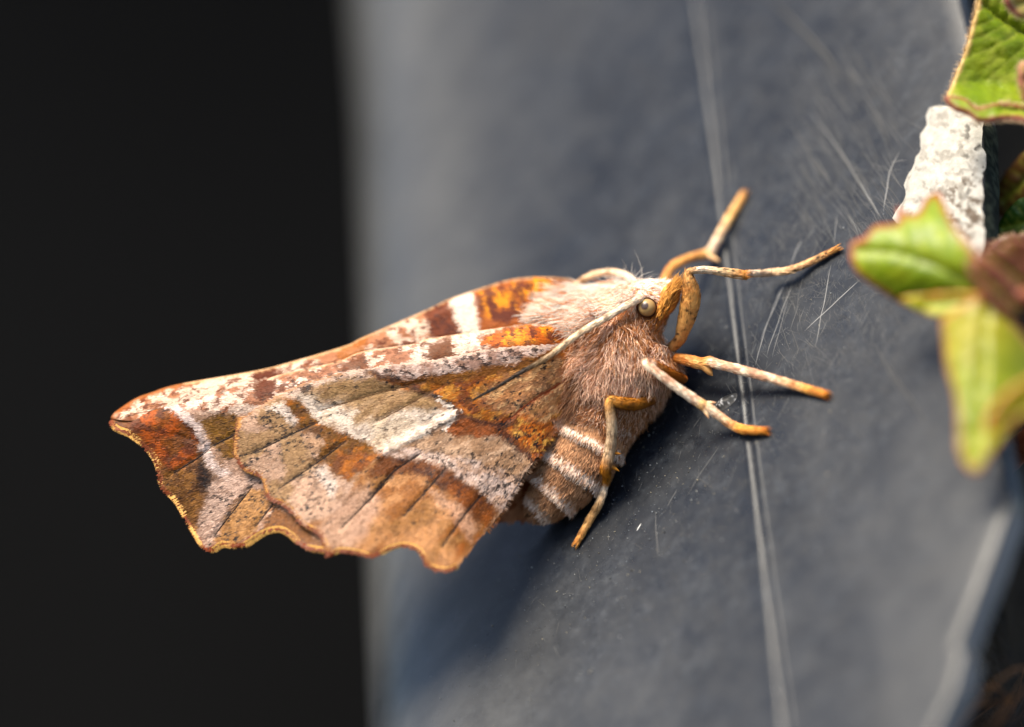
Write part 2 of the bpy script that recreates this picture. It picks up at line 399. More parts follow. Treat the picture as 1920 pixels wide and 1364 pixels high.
# scratches: raised burrs of scuffed plastic, and dust grains
def build_scratches():
    L = []; Rw = []; C = []
    def add(pts, w, g):
        p = smooth_line(pts, 1e9)
        q = np.array(pts, float); s = np.r_[0, np.cumsum(np.hypot(*np.diff(q, axis=0).T))]
        t = np.linspace(0, s[-1], 9); x = np.interp(t, s, q[:, 0]); y = np.interp(t, s, q[:, 1])
        x = x + (vnoise(t, t * 0 + len(L) * 17, 25, 3) - .5) * 3
        L.append(on_wall(x, y, .002)); e = np.clip(np.minimum(np.linspace(0, 1, 9), np.linspace(1, 0, 9)) * 4 + .15, 0, 1)
        Rw.append(w * MMPX * e * .38); g = g * .62; C.append(np.array([g, g * .98, g * .95]))
    S = [([(1503, 449), (1484, 496)], 3, .30), ([(1481, 515), (1437, 609), (1416, 684)], 3.4, .30), ([(1470, 527), (1447, 584), (1425, 640)], 2.6, .26), ([(1487, 527), (1453, 621), (1437, 668)], 2.6, .26),
         ([(1474, 520), (1440, 600)], 2, .2), ([(1478, 560), (1456, 640), (1448, 670)], 2, .2), ([(1612, 524), (1560, 575), (1509, 621)], 4, .30), ([(1559, 496), (1528, 652)], 3, .26), ([(1570, 402), (1564, 456)], 2.6, .2),
         ([(1590, 402), (1612, 443)], 2.6, .2), ([(1612, 340), (1650, 409)], 4, .2), ([(1519, 208), (1581, 293), (1647, 405)], 6, .16), ([(1685, 285), (1666, 328), (1656, 397)], 4.5, .25), ([(1445, 0), (1546, 100), (1580, 150)], 12, .06),
         ([(1527, 293), (1558, 347)], 5, .12), ([(1616, 166), (1662, 250)], 5, .1), ([(1350, 834), (1318, 880), (1287, 930)], 2.2, .12), ([(1269, 918), (1250, 952)], 2.2, .14), ([(1228, 962), (1234, 1046)], 2.4, .14), ([(1655, 668), (1740, 800)], 5, .10),
         ([(1640, 645), (1690, 740)], 4, .10), ([(1700, 300), (1668, 305)], 2, .2), ([(1203, 982), (1194, 996)], 3.4, .9)]
    for p, w, g in S: add(p, w, g)
    r2 = np.random.default_rng(5)
    for _ in range(420):
        x = r2.normal(1520, 130); y = r2.normal(520, 190); a = math.radians(r2.choice([r2.normal(112, 10), r2.normal(60, 9), r2.uniform(0, 180)], p=[.5, .25, .25])); l = r2.exponential(22) + 7
        if x > 1700 or y < 60: continue
        add([(x, y), (x + l * math.cos(a), y + l * math.sin(a))], r2.uniform(.8, 1.7), r2.uniform(.05, .17))
    for _ in range(240):      # long scuffs raking down towards the crust
        x = r2.uniform(1470, 1660); y = r2.uniform(60, 420); a = math.radians(r2.normal(57, 7)); l = r2.uniform(20, 120)
        if x + l * .55 > 1700: continue
        add([(x, y), (x + l * .5 * math.cos(a), y + l * .5 * math.sin(a) + r2.normal(0, 1.5)), (x + l * math.cos(a), y + l * math.sin(a))], r2.uniform(.8, 2.4), r2.uniform(.04, .14))
    for _ in range(1500):     # fine scuffing where the legs stand
        x = r2.normal(1540, 120); y = r2.normal(560, 190); a = math.radians(r2.choice([r2.normal(112, 14), r2.normal(55, 14), r2.uniform(0, 180)], p=[.4, .3, .3])); l = r2.exponential(10) + 3
        if x > 1700 or x < 1290 or y < 60: continue
        add([(x, y), (x + l * math.cos(a), y + l * math.sin(a))], r2.uniform(.5, 1.1), r2.uniform(.04, .15))
    for _ in range(650):
        x = r2.normal(1560, 110); y = r2.normal(560, 170); a = r2.uniform(0, math.pi); l = r2.exponential(9) + 4
        if x > 1720 or y < 60: continue
        add([(x, y), (x + l * math.cos(a), y + l * math.sin(a))], r2.uniform(.5, 1.2), r2.uniform(.05, .16))
    for _ in range(260):
        x = r2.uniform(960, 1750); y = r2.uniform(760, 1364); a = r2.uniform(0, math.pi); l = r2.exponential(14) + 5
        add([(x, y), (x + l * math.cos(a), y + l * math.sin(a))], r2.uniform(.7, 1.5), r2.uniform(.04, .12))
    lines = np.array(L); rad = np.array(Rw)
    V, F = tubes(lines, rad, 4)
    # flatten the burrs into the wall
    h = (V - Q0) @ NRM; V = V - (h * .75)[:, None] * NRM + NRM * .0015
    c = np.repeat(np.array(C), 9 * 4, 0)
    obj('scratches', V, F, M_dust, trough, c, kind='stuff')
build_scratches()
def build_dust():
    r2 = np.random.default_rng(12); n = 6000
    x = np.concatenate([r2.normal(1240, 150, n // 2), r2.uniform(720, 1800, n // 2)]); y = np.concatenate([r2.normal(980, 190, n // 2), r2.uniform(0, 1364, n // 2)])
    ok = (x > 800 + 0 * y) & (x < 1760) & (y < 1400); x, y = x[ok], y[ok]
    s = (r2.exponential(.33, len(x)) + .3) * MMPX; s = np.minimum(s, .05)
    p = on_wall(x, y, 0.0)
    oct_ = np.array([(1, 0, 0), (-1, 0, 0), (0, 1, 0), (0, -1, 0), (0, 0, 1), (0, 0, -1)], float)
    of = np.array([(0, 2, 4), (2, 1, 4), (1, 3, 4), (3, 0, 4), (2, 0, 5), (1, 2, 5), (3, 1, 5), (0, 3, 5)])
    V = (p[:, None, :] + s[:, None, None] * (oct_[None] * r2.uniform(.6, 1.3, (len(x), 6, 1)))) + NRM * s[:, None, None] * .5
    F = (of[None] + 6 * np.arange(len(x))[:, None, None]).reshape(-1, 3)
    pal = np.array([(.55, .55, .52), (.45, .5, .55), (.6, .52, .36), (.35, .36, .36)])
    c = np.repeat(pal[r2.integers(0, 4, len(x))] * r2.uniform(.1, .75, (len(x), 1)) ** 1.4, 6, 0)
    obj('dust_grains', V.reshape(-1, 3), F, M_dust, trough, c, kind='stuff')
build_dust()

# ------------------------------------------------------------------ the moth
moth = empty('moth', on_wall(1300, 800), 'brown and white scalloped moth clinging to the black plastic wall', 'moth')
SAT = 1.14; WARM = np.array([1.09, .975, .83]); CON = 1.2
G = 0.80   # reflectance for full white on the photograph

_lin = lin
def lin(c, g=1.0):
    v = _lin(c, g); m = v @ np.array([.3, .55, .15]); k = (m / .62) ** (CON - 1); v = v * k; m = m * k; v = np.clip((m + (v - m) * SAT) * WARM, .004, None); return v * min(1.0, .9 / v.max())
def dotmask(x, y, cell, prob, rr, seed, clump=1.0):
    bx = np.floor(x / cell); by = np.floor(y / cell); a = np.zeros(len(x))
    for i in (-1, 0, 1):
        for j in (-1, 0, 1):
            cx, cy = bx + i, by + j
            pr = prob * (1 - clump + clump * 2.6 * sstep(.35, .7, vnoise(cx, cy, 3.1, seed + 9)))
            on = hash2(cx, cy, seed) < pr
            qx = (cx + hash2(cx, cy, seed + 1)) * cell; qy = (cy + hash2(cx, cy, seed + 2)) * cell
            rd = rr * (.5 + .8 * hash2(cx, cy, seed + 3)); ddx = (x - qx) * .86 + (y - qy) * .5; ddy = -(x - qx) * .5 + (y - qy) * .86
            a = np.maximum(a, on * sstep(rd + 1.0, rd - .6, np.hypot(ddx * .8, ddy)))
    return a
class Paint:
    def __init__(s, base): s.L = []; s.base = lin(base, G)
    def poly(s, pts, c, soft=5, op=1.0, warp=7, grain=.5): s.L.append(('p', pts, lin(c, G), soft, op, warp, grain)); return s
    def stroke(s, pts, w, c, soft=3, op=1.0, warp=3): s.L.append(('s', smooth_line(pts, 8), lin(c, G), soft, op, warp, w)); return s
    def mott(s, pts, c, ns, thr, soft=6, op=1.0, ang=0.0, ar=1.0, seed=1, tw=.08): s.L.append(('m', pts, lin(c, G), soft, op, ns, thr, ang, ar, seed, tw)); return s
    def dots(s, pts, c, cell, prob, r, op=.95, seed=1): s.L.append(('d', pts, lin(c, G), cell, prob, r, op, seed)); return s
    def __call__(s, x, y):
        wx = (fbm(x, y, 16, 101) - .5); wy = (fbm(x, y, 16, 202) - .5)
        gr = vnoise(x, y, 5, 77) - .5
        c = np.repeat(s.base[None], len(x), 0)
        for l in s.L:
            if l[0] == 'p':
                _, pts, cc, soft, op, warp, grain = l
                d = sdist(x + wx * warp * 2, y + wy * warp * 2, pts) + gr * soft * 1.6 * grain
                a = sstep(-soft, soft, d) * op
            elif l[0] == 's':
                _, pts, cc, soft, op, warp, w = l
                d = seg_dist(x + wx * warp * 2, y + wy * warp * 2, pts)
                a = sstep(w / 2 + soft, w / 2 - soft * .5, d + gr * soft) * op
            elif l[0] == 'd':
                _, pts, cc, cell, prob, rr, op, seed = l
                a = dotmask(x, y, cell, prob, rr, seed)
                a = a * op * (sdist(x, y, pts) > 0)
            else:
                _, pts, cc, soft, op, ns, thr, ang, ar, seed, tw = l
                d = sdist(x, y, pts); ca, sa = math.cos(ang), math.sin(ang)
                xr = (x * ca + y * sa) / ar; yr = -x * sa + y * ca
                a = sstep(-soft, soft, d) * sstep(thr - tw, thr + tw, fbm(xr, yr, ns, seed, 3)) * op
            c = c * (1 - a[:, None]) + cc * a[:, None]
        return c

L1 = [(1096, 616), (1055, 607), (992, 607), (946, 614), (805, 636), (774, 646), (680, 660), (627, 680), (480, 713), (340, 741), (286, 752), (240, 768), (208, 789)]
L2 = [(1085, 636), (1055, 646), (930, 655), (811, 677), (727, 686), (692, 692), (649, 699), (571, 721), (533, 739), (492, 761), (470, 777), (452, 784)]
HT = [(452, 784), (446, 831), (447, 856), (461, 878), (492, 891), (502, 912), (508, 934), (530, 941), (549, 956), (571, 981), (602, 1000), (614, 1025), (617, 1041), (633, 1031), (655, 1031), (676, 1035), (703, 1041), (730, 1027), (758, 1020), (783, 1027), (797, 1043), (805, 1059), (836, 1067), (858, 1059)]
HI = [(858, 1059), (880, 1034), (911, 994), (939, 959), (967, 912), (999, 866), (1024, 831), (1049, 800), (1075, 760), (1095, 725), (1115, 690), (1110, 655), (1085, 636)]
FT = [(208, 789), (220, 802), (242, 811), (261, 824), (274, 836), (286, 849), (297, 867), (302, 889), (308, 914), (324, 928), (339, 947), (352, 972), (367, 997), (383, 1023), (397, 1031), (417, 1019), (442, 1022), (461, 1019), (480, 1006), (502, 994), (527, 991), (549, 1003), (567, 1020), (586, 1027), (612, 1030)]
FI = [(612, 1030), (690, 980), (800, 880), (950, 780), (1060, 710), (1110, 670), (1112, 635), (1096, 616)]
TOPF = [(208, 786), (214, 775), (252, 749), (286, 736), (336, 721), (480, 696), (555, 677), (649, 649), (680, 634), (780, 591), (805, 580), (846, 561), (914, 538), (961, 525), (1008, 521), (1055, 523), (1085, 530), (1112, 545)]
VEINS_F = [[(396, 838), (439, 816), (470, 800)], [(399, 1009), (440, 955), (474, 912)], [(480, 987), (514, 944)], [(325, 888), (380, 853), (396, 838)], [(330, 815), (385, 830)]]
VEINS_H = [[(468, 852), (520, 828), (558, 809), (599, 791)], [(524, 916), (589, 872), (652, 825)], [(699, 931), (739, 884), (790, 850)], [(758, 966), (800, 920), (839, 875)], [(830, 1025), (864, 975), (900, 930)], [(640, 990), (690, 941), (740, 890)], [(600, 770), (700, 740), (800, 715)], [(710, 790), (800, 740), (830, 725)], [(955, 786), (1000, 750), (1049, 720), (1085, 690)], [(840, 800), (870, 800)]]

def wing_depth(x, y):
    s = sstep(330, 620, x) * (1 - .9 * sstep(840, 1000, x))
    Y = -2.1 * np.clip((y - 720) / 340, 0, 1.15) ** 1.4 * s
    Y = Y + .9 * sstep(1000, 1110, x)          # dips into the fur at the root
    return Y
def relief(x, y, veins, amp=.035, w=5):
    Y = 0
    for v in veins: Y = Y + amp * np.exp(-(seg_dist(x, y, v) / w) ** 2)
    bx, by = 1110, 655
    ph = np.arctan2(y - by, bx - x); R = np.hypot(x - bx, y - by)
    return Y + .02 * np.sin(ph * 34) * sstep(80, 420, R) + .12 * (fbm(x, y, 90, 55, 2) - .5)
L1s = smooth_line(L1, 6); TOPs = smooth_line(TOPF, 6)
def y_fore(x, y):
    d = seg_dist(x, y, L1s)
    return wing_depth(x, y) + relief(x, y, VEINS_F) + .75 * np.clip(1 - d / 46, 0, 1) ** 2 + .16
def y_hind(x, y):
    d = seg_dist(x, y, smooth_line(L2, 8))
    fold = -.09 * np.exp(-(seg_dist(x, y, [(860, 774), (790, 812), (715, 852)]) / 9) ** 2)
    return wing_depth(x, y) + relief(x, y, VEINS_H) + fold + .14 * np.clip(1 - d / 26, 0, 1) ** 2 - .10
def y_far(x, y):
    l1y = np.interp(x, [p[0] for p in L1[::-1]], [p[1] for p in L1[::-1]])
    up = (l1y - y) * MMPX
    d = seg_dist(x, y, TOPs)
    t = np.clip((x - 211) / 860, 0, 1)
    return .45 + 1.35 * t ** 1.1 + np.clip(up, -.5, 9) * .5 + .5 * np.clip(1 - d / 22, 0, 1) ** 2 + .05 * (fbm(x, y, 60, 91) - .5)

BR = (112, 62, 26); OLV = (136, 92, 46); PNK = (203, 178, 170); WHT = (230, 222, 222); TAN = (178, 146, 112); OCH = (160, 110, 52); ORG_ = (214, 132, 40); RST = (134, 78, 34); DRK = (62, 38, 24)
fore = Paint((196, 168, 156))
allf = [(180, 700), (640, 640), (1120, 560), (1120, 720), (640, 1060), (180, 1060)]
fore.mott(allf, (172, 140, 118), 26, .52, op=.6, seed=3)
strip = [(300, 745), (480, 708), (640, 670), (800, 632), (1000, 600), (1090, 610), (1085, 645), (930, 660), (800, 684), (690, 696), (560, 730), (470, 775), (420, 775), (340, 765)]
fore.poly(strip, (222, 204, 196), 5, 1)
fore.mott(strip, (160, 96, 56), 10, .56, 4, .85, -.25, 1.7, 8, .05)
fore.mott(strip, (104, 54, 30), 6, .63, 4, .9, -.25, 1.8, 9, .04)
fore.poly([(480, 717), (522, 706), (524, 735), (490, 752), (478, 738)], (112, 60, 28), 4, 1)
fore.poly([(643, 682), (690, 662), (696, 690), (646, 700)], (122, 70, 36), 5, .95)
fore.poly([(803, 645), (850, 634), (860, 664), (813, 676)], (122, 76, 48), 5, .95)
fore.poly([(862, 632), (900, 620), (908, 655), (868, 664)], (236, 222, 216), 4, .8)
fore.poly([(905, 640), (930, 622), (1000, 612), (1096, 616), (1090, 642), (1040, 646), (930, 655)], (198, 110, 30), 5, 1)
fore.mott([(920, 630), (1000, 612), (1096, 616), (1090, 642), (930, 652)], (234, 156, 54), 15, .48, 4, 1, 1.2, 1.5, 14, .05)
fore.mott([(920, 630), (1000, 612), (1096, 616), (1090, 642), (930, 652)], (108, 50, 16), 9, .56, 3, .9, 1.2, 1.7, 15, .05)
fore.stroke([(1085, 640), (1000, 646), (930, 653), (880, 664)], 4, (168, 92, 40), 2, .8)
fore.stroke(L1, 5, (226, 190, 158), 3, .7)
fore.stroke([(1096, 616), (1055, 607), (992, 607), (946, 613)], 4, (120, 100, 84), 2, .6)
# apex
fore.poly([(200, 795), (235, 765), (290, 752), (332, 757), (350, 782), (384, 815), (390, 845), (362, 872), (335, 895), (310, 900), (296, 860), (270, 828)], (150, 92, 40), 5, 1)
fore.mott([(235, 775), (330, 765), (388, 830), (370, 870), (330, 890), (290, 840)], (196, 104, 28), 24, .45, 5, .9, .5, 1, 21)
fore.mott([(210, 795), (330, 760), (388, 830), (330, 890), (290, 840)], (96, 50, 22), 12, .56, 5, .8, .6, 1.6, 22)
fore.poly([(350, 790), (384, 812), (390, 846), (378, 852), (366, 815)], (92, 46, 26), 6, .75)
fore.stroke([(296, 752), (326, 760), (346, 778), (374, 800), (388, 826), (390, 846), (404, 868), (428, 892)], 15, (226, 212, 214), 4, .95, 5)
fore.poly([(378, 784), (400, 780), (440, 774), (455, 785), (446, 858), (428, 862), (402, 838), (394, 806)], (130, 94, 42), 5, .95)
fore.mott([(378, 784), (450, 776), (446, 858), (402, 838)], (160, 118, 54), 14, .5, 4, .7, seed=24)
fore.poly([(302, 885), (335, 880), (385, 850), (398, 905), (380, 960), (372, 1000), (340, 950), (310, 915)], (158, 112, 60), 8, .95)
fore.mott([(302, 885), (335, 880), (385, 850), (398, 905), (372, 990), (340, 950)], (112, 74, 38), 12, .5, 5, .8, seed=26)
fore.poly([(370, 880), (384, 855), (402, 885), (405, 915), (392, 925), (374, 918)], (46, 34, 38), 9, .95)
fore.stroke([(428, 885), (436, 900)], 16, (220, 205, 206), 5, .8)
fore.poly([(400, 905), (440, 885), (496, 900), (470, 915), (430, 955), (402, 1010), (384, 1005), (384, 960)], (208, 184, 176), 6, .9)
fore.poly([(474, 912), (505, 915), (512, 940), (480, 1000), (440, 1020), (405, 1015), (430, 960)], (172, 128, 80), 5, .95)
fore.mott([(474, 912), (512, 940), (480, 1000), (405, 1015)], (190, 148, 104), 18, .5, seed=28, op=.7)
fore.poly([(512, 942), (560, 965), (615, 1025), (580, 1020), (550, 998), (500, 992)], (142, 92, 44), 5, .95)
fore.mott(allf, (120, 84, 60), 5, .6, 3, .45, -.4, 1.6, 34, .05)
fore.dots(allf, (44, 34, 36), 13, .20, 1.7, .85, 30)
fore.dots([(370, 780), (620, 760), (620, 1040), (380, 1030), (380, 880)], (40, 34, 38), 10, .32, 2.1, .95, 33)
fore.mott(allf, (90, 60, 44), 7, .72, 3, .5, seed=31, tw=.04)
for v in VEINS_F: fore.stroke(v, 2.2, (62, 48, 42), 1.4, .85, 1.5)
fore.stroke(FT, 9, (140, 70, 32), 3, .95, 1)

hind = Paint((190, 158, 134))
allh = [(430, 700), (700, 670), (1130, 600), (1130, 760), (860, 1090), (600, 1060), (430, 880)]
hind.mott(allh, (206, 182, 172), 30, .5, op=.7, seed=41)
# outer field
hind.poly([(452, 784), (530, 742), (560, 790), (600, 870), (560, 950), (500, 925), (447, 856)], (192, 164, 148), 6, .9)
hind.mott([(452, 784), (530, 742), (560, 790), (600, 870), (560, 950), (500, 925), (447, 856)], (168, 138, 100), 40, .48, op=.8, seed=42)
hind.poly([(505, 768), (530, 752), (556, 770), (566, 792), (552, 800), (530, 772)], WHT, 6, .85)
hind.poly([(590, 880), (612, 866), (640, 905), (640, 960), (620, 985), (575, 970), (545, 940), (560, 905)], (204, 176, 160), 7, .9)
hind.poly([(598, 880), (612, 870), (636, 905), (634, 930), (622, 925)], WHT, 6, .75)
# lower field
low = [(690, 875), (727, 850), (805, 859), (855, 881), (905, 916), (942, 950), (911, 994), (858, 1062), (805, 1062), (783, 1030), (703, 1045), (617, 1041), (571, 981), (640, 960)]
hind.poly(low, (170, 126, 82), 6, 1)
hind.mott(low, (200, 152, 112), 42, .5, 8, .7, seed=44)
hind.mott(low, (156, 98, 44), 22, .55, 6, .7, -.6, 1.8, 45)
hind.poly([(600, 985), (640, 930), (700, 905), (720, 940), (690, 1000), (660, 1028), (620, 1025)], (200, 172, 158), 12, .75)
hind.poly([(722, 852), (800, 857), (860, 884), (915, 930), (940, 955), (915, 985), (885, 965), (850, 915), (790, 885), (730, 890), (690, 895)], (130, 78, 30), 7, 1)
hind.mott([(722, 852), (800, 857), (860, 884), (915, 930), (940, 955), (885, 965), (790, 885)], (84, 46, 18), 12, .55, 5, .8, -.6, 1.8, 48)
hind.mott([(840, 890), (900, 925), (938, 955), (905, 1000), (860, 1040), (850, 960)], (170, 100, 40), 18, .5, 8, .7, seed=47)
hind.poly([(808, 905), (850, 935), (885, 960), (900, 985), (885, 1010), (862, 975), (820, 935)], (212, 176, 154), 9, .8)
# brown wedge across the middle
wedge = [(536, 747), (567, 753), (596, 781), (624, 797), (674, 819), (708, 834), (722, 850), (686, 881), (661, 900), (630, 886), (614, 866), (592, 869), (617, 834), (608, 822), (583, 808), (560, 806), (562, 785)]
hind.poly(wedge, (132, 92, 42), 5, 1)
hind.poly([(640, 850), (690, 845), (715, 852), (686, 881), (655, 895), (625, 872)], (164, 96, 34), 7, .9)
hind.mott(wedge, (100, 62, 26), 14, .52, 5, .7, -.5, 1.8, 49)
hind.mott(wedge, (190, 120, 44), 9, .62, 5, .8, -.5, 1.6, 50)
# white blaze and tan centre
blaze = [(556, 738), (580, 728), (650, 735), (740, 755), (862, 768), (848, 790), (800, 815), (728, 850), (708, 836), (674, 819), (624, 797), (596, 781)]
hind.poly(blaze, (220, 211, 206), 5, 1)
hind.mott(blaze, (206, 184, 160), 26, .55, 5, .6, -.5, 2, 52)
tanz = [(560, 735), (600, 712), (700, 702), (770, 722), (832, 752), (815, 768), (760, 765), (700, 790), (672, 795), (670, 770), (620, 752)]
hind.poly(tanz, (182, 152, 118), 14, .92, 14)
hind.mott(tanz, (150, 122, 84), 12, .5, 8, .6, -.45, 3, 54)
hind.poly([(700, 800), (760, 778), (790, 790), (745, 818), (715, 826)], (206, 190, 170), 10, .6)
hind.poly([(535, 742), (571, 722), (649, 700), (690, 694), (700, 706), (640, 714), (580, 732), (545, 748)], (206, 188, 182), 4, .85)
hind.mott([(535, 742), (571, 722), (649, 700), (690, 694), (700, 706), (640, 714), (580, 732)], (70, 48, 34), 9, .6, 3, .9, seed=56, tw=.04)
hind.poly([(566, 724), (578, 722), (582, 738), (570, 740)], (64, 42, 28), 3, .9)
# strip under the leading edge
s1 = [(690, 690), (727, 684), (811, 675), (930, 653), (1055, 644), (1075, 640), (1024, 660), (961, 682), (867, 697), (790, 708), (750, 712)]
hind.poly(s1, (204, 186, 184), 4, 1)
hind.mott(s1, (150, 116, 104), 12, .54, 4, .8, 1.0, 1.6, 58)
hind.mott(s1, (52, 36, 34), 7, .68, 3, .95, .4, 1.4, 59, .035)
# orange-brown basal half
o1 = [(700, 700), (755, 714), (867, 699), (961, 684), (1030, 660), (1100, 648), (1110, 700), (1060, 770), (1000, 850), (960, 800), (930, 790), (890, 786), (862, 768), (815, 738), (750, 722)]
hind.poly(o1, (190, 118, 44), 5, 1)
hind.mott(o1, (212, 158, 84), 9, .52, 4, .8, -.5, 2.0, 61)
hind.mott(o1, (128, 64, 20), 12, .54, 4, .85, -.5, 1.5, 62)
hind.poly([(900, 740), (960, 700), (1040, 672), (1100, 665), (1090, 720), (1040, 780), (985, 780), (940, 770)], (200, 158, 124), 16, .62, 14)
hind.mott([(900, 740), (960, 700), (1040, 672), (1100, 665), (1090, 720), (1040, 790), (985, 790), (940, 770)], (224, 190, 150), 7, .58, 6, .7, -.5, 2.6, 64)
hind.poly([(755, 714), (867, 698), (961, 683), (1030, 660), (1075, 650), (1040, 672), (960, 698), (867, 716), (800, 722)], (140, 92, 40), 5, .9)
o2 = [(955, 798), (975, 778), (1012, 796), (1040, 812), (1026, 832), (1008, 850), (980, 828)]
hind.poly([(900, 800), (975, 772), (1050, 800), (1030, 832), (1008, 856), (975, 832), (935, 815)], (186, 106, 36), 7, .9)
hind.poly(o2, (206, 122, 40), 5, .95)
hind.mott(o2, (238, 190, 110), 7, .54, 3, .9, -.5, 2.2, 66)
hind.mott(o2, (120, 54, 16), 7, .6, 3, .8, -.5, 2, 67)
# greyish wedge and second blaze
hind.poly([(770, 834), (850, 792), (900, 806), (955, 820), (1003, 862), (974, 896), (899, 862), (836, 850)], (182, 150, 124), 6, .95)
hind.mott([(770, 834), (850, 792), (900, 806), (955, 820), (1003, 862), (974, 896), (899, 862)], (206, 180, 160), 14, .52, 5, .7, -.5, 2, 69)
hind.poly([(722, 850), (774, 838), (836, 850), (899, 860), (975, 893), (944, 955), (905, 918), (855, 883), (805, 861)], (220, 202, 198), 6, .95)
hind.mott([(840, 850), (905, 860), (975, 893), (944, 950), (900, 912)], (194, 156, 126), 14, .5, 6, .6, .4, 1.6, 71)
# rust bar
hind.poly([(843, 798), (866, 774), (900, 782), (939, 794), (972, 776), (982, 788), (955, 806), (990, 835), (1006, 852), (998, 858), (960, 826), (930, 812), (895, 815), (850, 812)], RST, 5, .95)
hind.poly([(842, 800), (866, 776), (905, 784), (940, 797), (930, 812), (895, 814), (850, 814)], (156, 88, 30), 5, .8)
hind.stroke([(866, 772), (900, 786), (935, 795), (960, 790)], 6, (66, 34, 12), 4, .75)
hind.stroke([(940, 800), (970, 832), (1002, 858)], 5, (84, 42, 16), 4, .75)
hind.stroke([(955, 786), (1000, 752), (1049, 720), (1085, 692)], 4, (160, 80, 26), 3, .9)
# dark diagonal line and white lunule
hind.stroke([(690, 692), (720, 704), (748, 712), (788, 731), (816, 740), (847, 756)], 8, (82, 50, 22), 5, .9, 3)
hind.stroke([(820, 738), (850, 757), (862, 770)], 5, (50, 36, 26), 3, .85)
hind.stroke([(828, 748), (848, 762), (858, 774), (846, 792), (840, 802)], 6, (240, 234, 232), 2.5, 1, 1)
hind.stroke([(858, 774), (820, 795), (780, 815), (740, 838)], 5, (232, 222, 216), 3, .6, 1)
hind.stroke([(852, 786), (812, 808), (770, 830)], 2.2, (96, 70, 50), 1.6, .7, 1)
hind.mott(allh, (116, 80, 54), 5, .6, 3, .45, -.5, 1.7, 84, .05)
hind.dots(allh, (38, 32, 36), 14, .22, 2.0, .9, 80)
hind.dots([(452, 784), (530, 742), (560, 790), (640, 880), (620, 985), (560, 950), (500, 925), (447, 856)], (32, 30, 38), 10, .40, 2.3, .95, 180)
hind.mott([(900, 740), (960, 700), (1040, 672), (1090, 680), (1060, 770), (1000, 850), (940, 790)], (38, 32, 36), 5, .8, 3, .95, -.5, 1.3, 81, .02)
hind.dots([(900, 740), (960, 700), (1040, 672), (1090, 680), (1060, 770), (1000, 850), (940, 790)], (32, 30, 38), 12, .46, 2.5, .95, 185)
hind.dots([(770, 834), (1003, 852), (942, 950), (860, 880)], (36, 30, 32), 11, .36, 2.1, .9, 187)
hind.dots(s1, (46, 32, 32), 12, .32, 2.6, .85, 189)
hind.mott([(770, 834), (1003, 852), (942, 950), (860, 880)], (40, 32, 32), 5.0, .69, 3, .9, .5, 1.2, 82, .02)
for v in VEINS_H[:6]: hind.stroke(v, 2.6, (58, 42, 36), 1.5, .85, 1.5)
for v in VEINS_H[6:8]: hind.stroke(v, 2.0, (96, 72, 50), 1.5, .6, 1.5)
hind.stroke(HT, 9, (130, 66, 26), 3, .95, 1)
hind.stroke(L2[:-2], 4, (216, 196, 186), 2, .75, 1)
hind.stroke(L2[6:], 4, (170, 120, 76), 2, .8, 1)

far = Paint((216, 196, 184))
fz = [(190, 800), (1130, 800), (1130, 500), (900, 500), (190, 720)]
far.mott(fz, (166, 100, 56), 10, .56, 4, .85, -.35, 1.8, 83, .05)
far.mott(fz, (120, 62, 32), 6, .63, 4, .9, -.35, 1.8, 84, .04)
far.poly([(478, 694), (524, 684), (520, 712), (480, 718)], (108, 56, 24), 4, 1)
far.poly([(636, 655), (692, 632), (694, 668), (640, 688)], (168, 104, 48), 6, .9)
far.poly([(800, 583), (846, 560), (868, 630), (817, 642)], (126, 66, 28), 6, 1)
far.mott([(800, 583), (846, 560), (868, 630), (817, 642)], (96, 48, 18), 9, .52, 5, .8, seed=85)
far.poly([(848, 560), (888, 545), (908, 625), (870, 628)], (238, 226, 220), 5, .9)
far.poly([(892, 546), (914, 536), (1000, 520), (1120, 530), (1120, 640), (905, 640)], (168, 96, 32), 6, 1)
far.mott([(905, 550), (1000, 524), (1060, 530), (1040, 590), (920, 596)], (236, 160, 56), 14, .47, 6, 1, 1.25, 1.7, 87, .06)
far.mott([(900, 545), (1000, 522), (1090, 530), (1060, 600), (905, 610)], (112, 54, 18), 8, .53, 6, .95, 1.25, 2.2, 88, .05)
far.poly([(1035, 526), (1090, 530), (1080, 580), (1040, 560)], (120, 66, 28), 10, .8)
far.stroke(TOPF[2:], 5, (232, 198, 160), 3, .8, 1)
far.stroke(TOPF[:5], 12, (168, 100, 50), 4, .9, 2)

